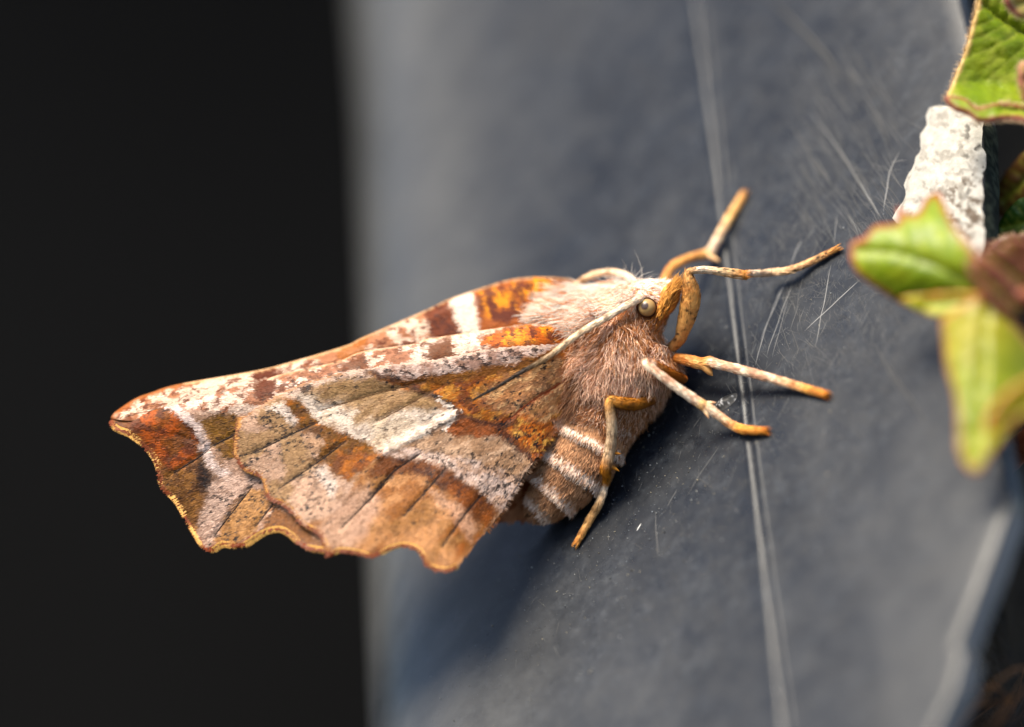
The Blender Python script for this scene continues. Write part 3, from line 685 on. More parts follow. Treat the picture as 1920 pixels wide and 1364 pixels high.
def wing(name, outline, depth, paint, base, nsc, sl_px=(10, 19), step=5.0, mat=M_wing, scatter_poly=None, parent=moth):
    v, f = fill(outline, step)
    V = P(v[:, 0], v[:, 1], depth(v[:, 0], v[:, 1]))
    o = obj(name, V, f, mat, parent, paint(v[:, 0], v[:, 1]), mod=solid(.03))
    # overlapping scales
    sp = np.asarray(scatter_poly if scatter_poly is not None else outline, float)
    r2 = np.random.default_rng(len(name) + nsc)
    x0, y0 = sp.min(0); x1, y1 = sp.max(0)
    m = int(nsc * 3); x = r2.uniform(x0, x1, m); y = r2.uniform(y0, y1, m)
    k = inside(x, y, sp) & inside(x, y, outline); k &= (seg_dist(x, y, TOPs) > 5) & ((seg_dist(x, y, L1s) > 4) | (name != 'forewing')); x, y = x[k][:nsc], y[k][:nsc]
    # in loose rows, as scales lie
    d = np.stack([x - base[0], y - base[1]], 1); R = np.linalg.norm(d, axis=1); d /= R[:, None] + 1e-9
    a = r2.normal(0, .16, len(x)); ca, sa = np.cos(a), np.sin(a)
    d = np.stack([d[:, 0] * ca - d[:, 1] * sa, d[:, 0] * sa + d[:, 1] * ca], 1)
    n = np.stack([-d[:, 1], d[:, 0]], 1)
    l = r2.uniform(*sl_px, len(x)); w = r2.uniform(.8, 1.5, len(x))
    c = paint(x + r2.normal(0, 1.0, len(x)), y + r2.normal(0, 1.0, len(x))) * r2.normal(1.0, .085, (len(x), 1)).clip(.7, 1.3)
    q = []
    for (t, s) in ((-.35, -.7), (-.35, .7), (.45, 1.0), (.65, 0.0), (.45, -1.0)):
        px = x + d[:, 0] * l * t + n[:, 0] * w * s; py = y + d[:, 1] * l * t + n[:, 1] * w * s
        lift = .02 + max(0, t + .35) * r2.uniform(.01, .04, len(x)) + s * r2.normal(0, .003, len(x))
        q.append((px, py, lift))
    dep = depth(x, y); e = 1.0
    gx = (depth(x + e, y) - dep) / e; gy = (depth(x, y + e) - dep) / e
    VV = np.stack([P(px, py, dep + gx * (px - x) + gy * (py - y) - lf) for px, py, lf in q], 1)
    F = (np.array([[0, 1, 2, 3, 4]]) + 5 * np.arange(len(x))[:, None])
    obj('wing_scales', VV.reshape(-1, 3), F, M_scale, o, np.repeat(c, 5, 0), smooth=False, kind='stuff')
    return o

def fringe(edge, depth, parent, seg_col, base, n=900, ln=(5, 9), lift=.03):
    e = smooth_line(edge, 3); s = np.r_[0, np.cumsum(np.hypot(*np.diff(e, axis=0).T))]
    r2 = np.random.default_rng(n); t = np.sort(r2.uniform(0, s[-1], n))
    x = np.interp(t, s, e[:, 0]); y = np.interp(t, s, e[:, 1])
    tx = np.interp(t + 1, s, e[:, 0]) - np.interp(t - 1, s, e[:, 0]); ty = np.interp(t + 1, s, e[:, 1]) - np.interp(t - 1, s, e[:, 1])
    nn = np.stack([ty, -tx], 1); nn /= np.linalg.norm(nn, axis=1, keepdims=True) + 1e-9
    cc = np.asarray(base, float); out = np.stack([x - cc[0], y - cc[1]], 1); sg = np.sign((nn * out).sum(1)); nn *= sg[:, None]
    a = r2.normal(0, .2, n); dn = np.stack([nn[:, 0] * np.cos(a) - nn[:, 1] * np.sin(a), nn[:, 0] * np.sin(a) + nn[:, 1] * np.cos(a)], 1)
    cr = seg_col(x, y, r2); l = r2.uniform(*ln, n) * np.where(cr[1], 1.0, .6)
    K = 4; tt = np.linspace(-.5, 1, K)
    X = x[:, None] + dn[:, :1] * l[:, None] * tt; Yp = y[:, None] + dn[:, 1:] * l[:, None] * tt
    D = np.repeat(depth(x, y)[:, None], K, 1) - lift
    L = P(X, Yp, D); rad = np.outer(r2.uniform(.35, .75, n) * MMPX, [1, 1, .85, .3])
    V, F = tubes(L, rad, 3)
    c = np.repeat(cr[0], K * 3, 0)
    obj('fringe', V, F, M_hair, parent, c, kind='stuff')

def edge_cols(darkpts, rad):
    D = np.array(darkpts, float)
    def f(x, y, r2):
        d = np.min(np.hypot(x[:, None] - D[None, :, 0], y[:, None] - D[None, :, 1]), 1)
        light = d + r2.normal(0, 3.0, len(x)) > rad * .8
        inner = (y < 985) & (x > 440) & (x < 600)
        cream = np.where(inner[:, None], lin((196, 150, 96), .85), lin((228, 190, 126), .85))
        c = np.where(light[:, None], cream, lin((150, 76, 36), .85)) * r2.normal(1, .16, (len(x), 1)).clip(.5, 1.4)
        return c, light
    return f

o_f = np.vstack([smooth_line(L1, 5)[:-1], smooth_line(FT, 4)[:-1], smooth_line(FI, 8)[:-1]])
fvis = np.vstack([smooth_line(L1, 5)[:-1], smooth_line(FT, 4)[:-1], np.array([(612, 1030), (640, 1000), (600, 930), (560, 870), (500, 800), (560, 760), (700, 710), (900, 680), (1095, 660)])])
def vein_lines(parent, veins, depth, c=(46, 32, 26), r=.022):
    Ls = []
    for v in veins:
        q = smooth_line(v, 3); ss = np.linspace(0, 1, 24); k = np.linspace(0, 1, len(q))
        x = np.interp(ss, k, q[:, 0]) + (vnoise(ss * 100, ss * 0 + v[0][0], 9, 4) - .5) * 1.5; y = np.interp(ss, k, q[:, 1])
        Ls.append(P(x, y, depth(x, y) - .045))
    L = np.array(Ls); V, F = tubes(L, np.repeat((r * np.clip(np.sin(np.linspace(.25, np.pi - .05, 24)) * 1.3, .15, 1))[None], len(L), 0), 5)
    obj('veins', V, F, M_skin, parent, np.repeat(lin(c, G)[None], len(V), 0), kind='stuff')
fw = wing('forewing', o_f, y_fore, fore, (1110, 640), 34000, scatter_poly=fvis)
vein_lines(fw, VEINS_F[:4], y_fore)
fringe(FT, y_fore, fw, edge_cols([(208, 789), (274, 838), (303, 893), (312, 916), (353, 975), (390, 1028), (448, 1021), (567, 1022)], 15), (600, 800), 5200, (5, 10))
o_h = np.vstack([smooth_line(L2, 5)[:-1], smooth_line(HT, 4)[:-1], smooth_line(HI, 5)[:-1]])
hw = wing('hindwing', o_h, y_hind, hind, (1115, 655), 60000)
vein_lines(hw, VEINS_H[:6], y_hind)
vein_lines(hw, VEINS_H[6:8], y_hind, (110, 80, 54), .014)
vein_lines(hw, VEINS_H[8:9], y_hind, (140, 70, 26), .02)
fringe(HT, y_hind, hw, edge_cols([(450, 868), (508, 934), (617, 1041), (703, 1040), (801, 1053), (600, 1000)], 16), (760, 850), 5000, (4, 8))
fringe(HI[2:-3], y_hind, hw, lambda x, y, r: (hind(x - 4, y - 3) * r.normal(1, .15, (len(x), 1)).clip(.6, 1.4), np.ones(len(x), bool)), (760, 760), 420, (4, 12), .0)
o_t = np.vstack([smooth_line(TOPF, 5), smooth_line([(1112, 545), (1110, 640), (800, 720), (500, 760), (300, 790), (208, 786)], 8)[1:-1]])
fvis2 = np.vstack([smooth_line(TOPF, 6), np.array([(1110, 640), (800, 660), (480, 730), (300, 765)])])
fwf = wing('forewing', o_t, y_far, far, (1115, 590), 17000, scatter_poly=fvis2)
# the other hindwing, showing below the near one beside the abdomen
far_h = Paint((150, 84, 44)); far_h.mott([(600, 700), (1150, 700), (1150, 1050), (600, 1050)], (196, 150, 118), 16, .5, 5, .8, seed=95)
o_hh = smooth_line([(1090, 700), (1075, 860), (1050, 945), (1022, 968), (985, 976), (935, 978), (900, 985), (870, 960), (850, 900), (880, 800), (980, 720)], 6, True)
hwf = wing('hindwing', o_hh, lambda x, y: 2.0 + 0 * x + .3 * (fbm(x, y, 80, 4) - .5), far_h, (1110, 660), 4000, step=8)

# body: head, thorax and abdomen in one skin swept along the body axis
SP = [  # px, py, half width in picture, half width in depth, depth of axis
    (1262, 556, .10, .10, 1.1), (1255, 558, .42, .5, 1.15), (1238, 562, .75, .95, 1.25), (1214, 572, .95, 1.15, 1.4), (1192, 590, 1.25, 1.35, 1.6), (1172, 618, 1.72, 1.65, 1.55), (1163, 655, 2.05, 1.85, 1.6),
    (1156, 695, 2.1, 1.8, 1.6), (1142, 740, 1.75, 1.55, 1.5), (1122, 790, 1.42, 1.2, 1.2), (1098, 842, 1.4, 1.1, .95), (1066, 893, 1.24, 1.0, .95), (1030, 936, .88, .85, 1.2), (1003, 962, .45, .45, 1.3), (992, 972, .08, .1, 1.3)]
SPa = smooth_line(SP, 1e-9 + .01) if False else np.array(SP)
def spline_sp(n):
    s = np.r_[0, np.cumsum(np.hypot(*np.diff(SPa[:, :2], axis=0).T))]
    fine = smooth_line(SPa, 6.0); sf = np.r_[0, np.cumsum(np.hypot(*np.diff(fine[:, :2], axis=0).T))]
    t = np.linspace(0, sf[-1], n)
    return np.stack([np.interp(t, sf, fine[:, i]) for i in range(5)], 1), t / sf[-1], t
NB, MB_ = 150, 56
spn, tpar, tlen = spline_sp(NB)
seg_edge = np.array([790, 833, 888, 930, 958.])
def abd_band(py):  # sawtooth along the abdomen: 0 at a segment's start, 1 at its hind edge
    e = np.r_[745., seg_edge, 985]; i = np.clip(np.searchsorted(e, py) - 1, 0, len(e) - 2)
    return np.clip((py - e[i]) / (e[i + 1] - e[i]), 0, 1), i
def body_mesh():
    ctr = P(spn[:, 0], spn[:, 1], spn[:, 4])
    tx = np.gradient(ctr, axis=0); tx[:, 1] = 0; tx /= np.linalg.norm(tx, axis=1, keepdims=True)
    e1 = np.stack([-tx[:, 2], 0 * tx[:, 0], tx[:, 0]], 1)
    e2 = np.array([0, -1., 0])
    an = np.linspace(0, 2 * np.pi, MB_, endpoint=False)
    saw, si = abd_band(spn[:, 1]); grow = np.where(spn[:, 1] > 790, .94 + .12 * saw, 1.0)
    V = ctr[:, None] + (spn[:, 2] * grow)[:, None, None] * np.cos(an)[None, :, None] * e1[:, None] + (spn[:, 3] * grow)[:, None, None] * np.sin(an)[None, :, None] * e2
    i = np.arange(NB * MB_).reshape(NB, MB_)
    F = np.stack([i[:-1], np.roll(i, -1, 1)[:-1], np.roll(i, -1, 1)[1:], i[1:]], -1).reshape(-1, 4)
    N = (np.cos(an)[None, :, None] * e1[:, None] + np.sin(an)[None, :, None] * e2) * np.ones((NB, 1, 1))
    return V, F, N, ctr, tx
BV, BF, BN, BC, BT = body_mesh()
pxm = BV[..., 0] / MMPX * DCAM / (DCAM + BV[..., 1]) + 960; pym = 682 - BV[..., 2] / MMPX * DCAM / (DCAM + BV[..., 1])
def abd_col(px, py, axis_py):
    saw, si = abd_band(axis_py)
    c = np.repeat(lin((206, 164, 132), G)[None], len(px), 0)
    q = sstep(.5, .62, fbm(px, py, 9, 61))[:, None]; c = c * (1 - .5 * q) + lin((140, 96, 66), G) * .5 * q
    q = (sstep(.66, .82, saw + .12 * (vnoise(px, py, 5, 6) - .5)))[:, None]; c = c * (1 - q) + lin((246, 232, 226), G) * q
    q = sstep(.7, .74, fbm(px, py, 5, 63))[:, None] * .9; c = c * (1 - q) + lin((40, 32, 34), G) * q
    return c
bc = np.repeat(lin((150, 98, 64), G)[None], NB * MB_, 0)
axpy = np.repeat(spn[:, 1][:, None], MB_, 1).ravel()
ac = abd_col(pxm.ravel(), pym.ravel(), axpy); q = sstep(775, 800, axpy)[:, None]
bc = bc * (1 - q) + ac * q
cr = np.interp(pxm.ravel(), [980, 1090, 1130, 1180, 1200, 1245], [640, 622, 604, 574, 560, 556]); q = (sstep(4, -8, pym.ravel() - cr) * (axpy < 760))[:, None]
bc = bc * (1 - q) + lin((246, 224, 206), .9) * q
body = obj('body', BV.reshape(-1, 3), BF, M_skin, moth, bc)

# fur and scales on the body
def clear_eye(L):
    x = L[..., 0] / MMPX * DCAM / (DCAM + L[..., 1]) + 960; y = 682 - L[..., 2] / MMPX * DCAM / (DCAM + L[..., 1])
    return ~((np.hypot(x - 1213, y - 578) < 19) & (L[..., 1] < 1.0)).any(1)
def fur():
    r2 = np.random.default_rng(3)
    n = 42000
    w = (spn[:, 2] + spn[:, 3]); w = w * (spn[:, 1] < 800) * (1 + 0 * w); 
    i = r2.choice(NB - 1, n, p=(w[:-1] / w[:-1].sum())); fr = r2.random(n)
    j = r2.integers(0, MB_, n)
    a0 = BV[i, j] * (1 - fr[:, None]) + BV[i + 1, j] * fr[:, None]; a1 = BV[i, (j + 1) % MB_] * (1 - fr[:, None]) + BV[i + 1, (j + 1) % MB_] * fr[:, None]
    g = r2.random(n)[:, None]; p = a0 * (1 - g) + a1 * g
    N = BN[i, j] * (1 - g) + BN[i, (j + 1) % MB_] * g; N /= np.linalg.norm(N, axis=1, keepdims=True)
    keep = (N[:, 1] < .55); p, N = p[keep], N[keep]; n = len(p)
    px = p[:, 0] / MMPX * DCAM / (DCAM + p[:, 1]) + 960; py = 682 - p[:, 2] / MMPX * DCAM / (DCAM + p[:, 1])
    # keep the eye and palp clear
    keep = (np.hypot(px - 1213, py - 578) > 19) | (p[:, 1] > .9); p, N, px, py = p[keep], N[keep], px[keep], py[keep]; n = len(p)
    # the crest line from the antenna root to the wing root divides back from flank
    crest = np.interp(px, [980, 1090, 1130, 1180, 1200, 1245], [640, 622, 604, 574, 560, 556])
    back = sstep(6, -8, py - crest + r2.normal(0, 5, n))
    head = sstep(1185, 1205, px) * sstep(600, 585, py)
    d_back = np.array([-.93, -.05, -.30]); d_flank = np.stack([-.25 - .35 * sstep(1180, 1100, px) + .5 * sstep(1215, 1275, px), -.12 + 0 * px, -.85 + .25 * sstep(1160, 1080, px)], 1)
    d = back[:, None] * d_back + (1 - back)[:, None] * d_flank
    dh = np.array([.75, -.05, -.12]) ; d = d * (1 - (head * back)[:, None]) + dh * (head * back)[:, None]
    cl = np.stack([fbm(px, py, 26, 71), fbm(px, py, 26, 72), fbm(px, py, 26, 73)], 1) - .5   # tufts
    d = d / np.linalg.norm(d, axis=1, keepdims=True) + N * .34 + cl * 2.2 + r2.normal(0, .2, (n, 3))
    d /= np.linalg.norm(d, axis=1, keepdims=True)
    ln = (np.where(back > .5, 1.1, .78) * (1 - .62 * head) * (1 - .35 * sstep(1225, 1265, px)) * (1 - .5 * sstep(705, 760, py))) * r2.uniform(.5, 1.2, n) * (.75 + .5 * fbm(px, py, 20, 76))
    bend = -N * .45 + np.array([0, 0, -.25]) * (1 - back)[:, None] + r2.normal(0, .22, (n, 3))
    K = 6; t = np.linspace(0, 1, K)
    wob = r2.normal(0, .07, (n, 3))
    bend = bend + 0
    L = p[:, None] + ln[:, None, None] * (d[:, None] * t[None, :, None] + bend[:, None] * (t ** 2)[None, :, None] * .55 + wob[:, None] * np.sin(t * 7)[None, :, None])
    rad = np.outer(r2.uniform(.008, .016, n), [1, 1, .95, .8, .55, .2])
    cb = np.array([.95, .88, .79]); cb2 = lin((232, 174, 134), .95); cf = lin((204, 152, 112), .9); cf2 = lin((238, 214, 200), .92); cf3 = lin((158, 102, 64), .9); co = lin((216, 150, 88), .9)
    u = r2.random(n)[:, None]; tuft = fbm(px, py, 30, 78)[:, None]
    c_back = np.where(u < .72, cb, cb2); c_fl = np.where(u < .5, cf, np.where(u < .76, cf3, cf2))
    pale = (sstep(90, 30, np.hypot((px - 1165) * .8, py - 705)))[:, None] + sstep(.5, .7, tuft) * .5
    c_fl = np.where(r2.random((n, 1)) < pale * .65, cf2, c_fl)
    och = (sstep(1205, 1250, px) * sstep(660, 590, py))[:, None]; c_fl = np.where(r2.random((n, 1)) < och * .6, co, c_fl)
    c = c_back * back[:, None] + c_fl * (1 - back)[:, None]
    c = c * r2.normal(1, .14, (n, 1)).clip(.6, 1.4)
    k = clear_eye(L); L, rad, c = L[k], rad[k], c[k]
    bk = (back > .5)[k]
    for sel, m in ((bk, M_pale), (~bk, M_hair)):
        V, F = tubes(L[sel], rad[sel], 3)
        obj('fur', V, F, m, body, np.repeat(c[sel], K * 3, 0), kind='stuff')
fur()
def strands(roots, dirs, lens, bends, cols, rr=(.012, .02), name='fur', parent=None, seed=1, K=6, mat=None):
    r2 = np.random.default_rng(seed); n = len(roots); t = np.linspace(0, 1, K)
    d = dirs / np.linalg.norm(dirs, axis=1, keepdims=True)
    L = roots[:, None] + lens[:, None, None] * (d[:, None] * t[None, :, None] + bends[:, None] * (t ** 2)[None, :, None] + r2.normal(0, .03, (n, 1, 3)) * np.sin(t * 7)[None, :, None])
    rad = np.outer(r2.uniform(*rr, n), np.interp(t, [0, .5, .8, 1], [1, .95, .65, .2]))
    k = clear_eye(L); L, rad, cols = L[k], rad[k], cols[k]
    V, F = tubes(L, rad, 3)
    return obj(name, V, F, mat or M_hair, parent, np.repeat(cols, K * 3, 0), kind='stuff')
def tufts():
    r2 = np.random.default_rng(31)
    # long pale hairs lying back between the wings
    n = 12000; px = r2.uniform(1045, 1190, n); f = r2.random(n)
    top = np.interp(px, [1010, 1060, 1110, 1150, 1190], [560, 546, 534, 526, 520]); bot = np.interp(px, [1010, 1060, 1110, 1150, 1190], [590, 594, 600, 592, 572])
    py = top + (bot - top) * f; Y = 2.4 - 1.3 * f - .5 * f * sstep(1080, 1150, px)
    rt = P(px, py, Y); d = np.stack([-.95 + r2.normal(0, .08, n), r2.normal(0, .12, n) - .05, -.30 + .15 * f + r2.normal(0, .10, n)], 1) + (np.stack([fbm(px, py, 18, 5), fbm(px, py, 18, 6), fbm(px, py, 18, 7)], 1) - .5) * .7
    c = np.where(r2.random((n, 1)) < .8, np.array([.95, .89, .80]), lin((232, 176, 136), .95)) * r2.normal(1, .08, (n, 1))
    strands(rt, d, r2.uniform(.7, 1.5, n), r2.normal(0, .12, (n, 3)) + np.array([0, 0, -.06]), c, rr=(.015, .028), parent=body, seed=2, mat=M_pale)
    # hairs fanning from the wing root down over the abdomen
    n = 2600; px = r2.uniform(1075, 1160, n); py = r2.uniform(690, 752, n)
    rt = P(px, py, .15 + r2.uniform(-.1, .3, n)); a = np.interp(px, [1075, 1160], [-.55, .05]) + r2.normal(0, .12, n)
    d = np.stack([np.sin(a), r2.normal(0, .08, n) - .03, -np.cos(a)], 1)
    c = np.where(r2.random((n, 1)) < .6, lin((160, 116, 88), G), lin((200, 160, 132), G)) * r2.normal(1, .12, (n, 1))
    strands(rt, d, r2.uniform(.5, 1.25, n), r2.normal(0, .06, (n, 3)), c, rr=(.009, .016), parent=body, seed=3)
    # white crest over the face
    n = 1500; f = r2.random(n); px = 1186 + 50 * f + r2.normal(0, 5, n); py = 545 + 2 * f + r2.normal(0, 9, n) + 6 * (1 - f); Y = r2.uniform(.5, 2.0, n)
    rt = P(px, py, Y); d = np.stack([.95 + r2.normal(0, .12, n), r2.normal(0, .12, n), .05 - .22 * f + r2.normal(0, .12, n)], 1)
    k = (py > 520) & (py < 562); c = np.where(r2.random((n, 1)) < .8, lin((252, 246, 244), .95), lin((240, 204, 178), .9)) * r2.normal(1, .06, (n, 1))
    strands(rt[k], d[k], r2.uniform(.45, .85, n)[k], r2.normal(0, .1, (n, 3))[k] + np.array([0, 0, -.22]), c[k], rr=(.012, .02), parent=body, seed=4, mat=M_pale)
    # stray hairs on the crown
    n = 26; px = r2.uniform(1150, 1205, n); rt = P(px, 527 + 0 * px, r2.uniform(1, 2, n)); d = np.stack([r2.normal(.1, .5, n), r2.normal(0, .3, n), 1 + 0 * px], 1)
    strands(rt, d, r2.uniform(.3, .62, n), r2.normal(0, .45, (n, 3)), np.repeat(lin((214, 214, 214), G)[None], n, 0), rr=(.007, .011), parent=body, seed=5)
    # ragged hair along the hind edge of each abdominal ring
    R = []; D = []; C = []
    for k, e in enumerate(seg_edge[:-1]):
        ii = int(np.argmin(np.abs(spn[:, 1] - e))); m = 900
        j = r2.integers(0, MB_, m); g = r2.random((m, 1))
        p = BV[ii - 2, j] * (1 - g) + BV[ii - 2, (j + 1) % MB_] * g; N = BN[ii, j]
        R.append(p); D.append(BT[ii] * 1.0 + N * .18 + r2.normal(0, .15, (m, 3))); C.append(np.where(r2.random((m, 1)) < .7, lin((236, 222, 216), G), lin((196, 150, 120), G)))
    R = np.vstack(R); D = np.vstack(D); C = np.vstack(C)
    strands(R, D, r2.uniform(.12, .34, len(R)), r2.normal(0, .1, (len(R), 3)), C, rr=(.012, .02), parent=body, seed=6, K=4)
    # flat scales on the abdomen
    n = 9000; w = spn[:-1, 2] * (spn[:-1, 1] > 785); i = r2.choice(NB - 1, n, p=w / w.sum()); fr = r2.random((n, 1)); j = r2.integers(0, MB_, n); g = r2.random((n, 1))
    p = (BV[i, j] * (1 - g) + BV[i, (j + 1) % MB_] * g) * (1 - fr) + (BV[i + 1, j] * (1 - g) + BV[i + 1, (j + 1) % MB_] * g) * fr; N = BN[i, j]
    px = p[:, 0] / MMPX + 960; py = 682 - p[:, 2] / MMPX
    c = abd_col(px, py, spn[i, 1]) * r2.normal(1, .13, (n, 1)).clip(.6, 1.4)
    strands(p, BT[i] + N * .2 + r2.normal(0, .15, (n, 3)), r2.uniform(.14, .26, n), -N * .1, c, rr=(.014, .024), parent=body, seed=7, K=3)
tufts()

# eye
def ball(c, r, nu=40, nv=24, sq=(1, 1, 1)):
    th = np.linspace(0, np.pi, nv); ph = np.linspace(0, 2 * np.pi, nu, endpoint=False)
    V = np.stack([np.outer(np.sin(th), np.cos(ph)) * sq[0], -np.outer(np.cos(th), np.ones(nu)) * sq[1], np.outer(np.sin(th), np.sin(ph)) * sq[2]], -1) * r
    i = np.arange(nu * nv).reshape(nv, nu)
    F = np.stack([i[:-1], np.roll(i, -1, 1)[:-1], np.roll(i, -1, 1)[1:], i[1:]], -1).reshape(-1, 4)
    return np.asarray(c) + V.reshape(-1, 3), F
M_eye = mat_col('eye_cornea', .3, .4, 0, 20000, (.92, 1.06), .006, 26000)
EC = P(1213, 577, .26); ev, ef = ball(EC, .36)
rel = (ev - EC) / .36
pd = np.array([-.28, -.93, .16]); pd /= np.linalg.norm(pd)
an = np.arccos(np.clip(rel @ pd, -1, 1))
ec = np.repeat(lin((182, 158, 116), .75)[None], len(ev), 0)
q = sstep(.50, .36, an)[:, None]; ec = ec * (1 - q) + lin((92, 78, 76), .7) * q
q = sstep(.95, 1.25, np.arccos(np.clip(-rel[:, 1], -1, 1)))[:, None]; ec = ec * (1 - q) + lin((96, 66, 34), .7) * q
obj('eye', ev, ef, M_eye, moth, ec)
th = np.linspace(0, 2 * np.pi, 40); ring = EC + np.stack([.345 * np.cos(th), np.full(40, -.10), .345 * np.sin(th)], 1)
v, f = tubes(ring[None], np.full((1, 40), .035), 6); obj('eye_rim', v, f, M_skin, moth, np.repeat(lin((86, 52, 28), G)[None], len(v), 0))

# limbs: one swept skin each, with scales
def limb(name, pts, rads, colf, mat=M_leg, parent=moth, sides=14, spurs=(), scales=900, seed=1, flat=None, knob=0.0):
    A = np.array([np.r_[P(*q), r] for q, r in zip(pts, rads)])
    L = smooth_line(A, .06); s = np.r_[0, np.cumsum(np.linalg.norm(np.diff(L[:, :3], axis=0), axis=1))]
    t = np.linspace(0, s[-1], max(30, int(s[-1] / .05))); L = np.stack([np.interp(t, s, L[:, i]) for i in range(4)], 1)
    r2 = np.random.default_rng(seed)
    rad = np.maximum(L[:, 3], .01) * (.88 if name == 'leg' else 1.0) * (1 + .07 * (vnoise(t * 100, t * 0 + seed * 9, 12, seed) - .5) + knob * np.abs(np.sin(t * 5.2)))
    if name == 'leg':
        for q in (.64, .74, .82, .89, .95): rad = rad * (1 - .16 * np.exp(-((t - q * t[-1]) / .05) ** 2) + .07 * np.exp(-((t - q * t[-1] + .1) / .07) ** 2))
    V, F = tubes(L[None, :, :3], rad[None], sides)
    n = len(t); V = V.reshape(n, sides, 3)
    allV = [V.reshape(-1, 3)]; allF = [F]; cs = [np.repeat(t / t[-1], sides)]
    V0 = len(allV[0])
    ends = np.array([L[0, :3], L[-1, :3]]); 
    capF = []
    for e, row in ((0, 0), (1, n - 1)):
        for k in range(sides): capF.append((V0 + e, row * sides + k, row * sides + (k + 1) % sides, row * sides + (k + 1) % sides))
    allV.append(ends); cs.append(np.array([0., 1.]))
    off = V0 + 2
    for (sp0, sp1, sr, tp) in spurs:
        a, b = P(*sp0), P(*sp1); q = a + np.outer(np.linspace(0, 1, 6), b - a)
        v, f = tubes(q[None], np.array([[1, 1.05, 1, .85, .6, .12]]) * sr, 8)
        allV.append(v); allF.append(f + off); off += len(v); cs.append(np.full(len(v), tp))
    faces = [tuple(x) for x in np.vstack(allF).tolist()] + [x[:3] for x in capF]
    VV = np.vstack(allV); tt = np.concatenate(cs)
    sx = VV[:, 0] / MMPX; sy = VV[:, 2] / MMPX
    o = obj(name, VV, faces, mat, parent, colf(tt, sx, sy))
    scales = int(scales * 1.5)
    if scales:
        i = r2.integers(0, n - 1, scales); j = r2.integers(0, sides, scales); p = V[i, j] * 1.0; ax = L[i, :3]
        N = p - ax; N /= np.linalg.norm(N, axis=1, keepdims=True); p = p + (V[i + 1, j] - V[i, j]) * r2.random((scales, 1)) + (V[i, (j + 1) % sides] - V[i, j]) * r2.random((scales, 1))
        T = L[i + 1, :3] - L[i, :3]; T /= np.linalg.norm(T, axis=1, keepdims=True)
        c = colf(t[i] / t[-1], p[:, 0] / MMPX, p[:, 2] / MMPX) * r2.normal(1, .11, (scales, 1)).clip(.6, 1.4)
        strands(p, T + N * .10 + r2.normal(0, .06, (scales, 3)), r2.uniform(.12, .24, scales), -N * .05, c, rr=(.007, .012), name='leg_scales', parent=o, seed=seed, K=3)
    return o
def legcol(stops, speck=.5, speckc=(176, 96, 36), sthr=.60, dark=0.0):
    ts = np.array([s[0] for s in stops]); cc = np.array([lin(s[1], .95) for s in stops])
    def f(t, x, y):
        t = np.asarray(t); c = np.stack([np.interp(t, ts, cc[:, i]) for i in range(3)], 1)
        q = (sstep(sthr - .05, sthr + .05, fbm(x, y, 8, 5)) * speck)[:, None]; c = c * (1 - q) + lin(speckc, G) * q
        if dark:
            q = (dotmask(x, y, 9, .45, 1.9, 15, .3) * dark)[:, None]; c = c * (1 - q) + lin((34, 28, 30), G) * q
        return c
    return f
OR = (206, 164, 114); PW = (252, 242, 228); OT = (216, 170, 114)
def foot(px, py, lift=.16):  # depth of the wall under a pixel, a little in front of it
    return float(on_wall(px, py, lift)[1])
# far foreleg
limb('leg', [(1236, 560, 2.6), (1246, 527, 3.0), (1262, 500, 3.4), (1298, 483, 3.8), (1324, 477, 4.1), (1336, 466, 4.3), (1352, 436, foot(1352, 436) - .3), (1376, 395, foot(1376, 395) - .05), (1396, 362, foot(1396, 362))],
     [.2, .2, .19, .19, .22, .2, .19, .18, .15], legcol([(0, OT), (.25, (222, 170, 110)), (.48, OT), (.56, PW), (.8, (232, 196, 140)), (1, OT)]), spurs=[((1326, 478, 4.0), (1349, 491, 3.8), .11, .5)], seed=11)
# near foreleg: broad spotted femur, then shin and foot
fcol = legcol([(0, OR), (.30, (206, 160, 104)), (.37, OR), (.40, PW), (.50, (230, 204, 166)), (.575, (206, 140, 66)), (.60, PW), (.8, (234, 208, 172)), (1, (212, 158, 96))], .35, dark=.9)
limb('leg', [(1244, 664, 1.5), (1272, 640, .8), (1281, 618, .55), (1290, 588, .3), (1296, 556, .05), (1293, 530, -.15), (1290, 513, -.2), (1300, 508, -.2), (1330, 507, -.05), (1375, 513, .1), (1396, 516, .2), (1404, 514, .25), (1440, 512, foot(1440, 512) - .8), (1480, 507, foot(1480, 507) - .45), (1522, 491, foot(1522, 491) - .1), (1571, 466, foot(1571, 466))],
     [.2, .24, .31, .40, .40, .26, .15, .14, .16, .19, .19, .15, .15, .15, .14, .11], fcol, spurs=[((1372, 514, .1), (1399, 521, .15), .14, .64)], seed=12, scales=2000)
# two middle legs
mcol = legcol([(0, (170, 104, 40)), (.12, OR), (.22, OT), (.26, PW), (.6, PW), (.85, (232, 180, 112)), (1, (206, 140, 70))], .6, (206, 120, 44), .52)
limb('leg', [(1268, 672, .9), (1290, 676, .45), (1315, 682, .1), (1332, 680, -.1), (1345, 683, -.3), (1400, 697, -.9), (1450, 711, foot(1450, 711) - .55), (1500, 726, foot(1500, 726) - .15), (1550, 741, foot(1550, 741))], [.2, .24, .26, .24, .20, .20, .18, .17, .16], mcol, spurs=[((1318, 682, 0), (1336, 705, -.1), .17, .15), ((1405, 700, -.9), (1428, 704, -1.0), .08, .4)], seed=13, scales=1500)
mcol2 = legcol([(0, (150, 92, 36)), (.16, (186, 116, 44)), (.22, OT), (.26, PW), (.58, PW), (.62, (236, 196, 140)), (.68, PW), (.85, (232, 178, 104)), (1, (206, 140, 70))], .6, (206, 120, 44), .52)
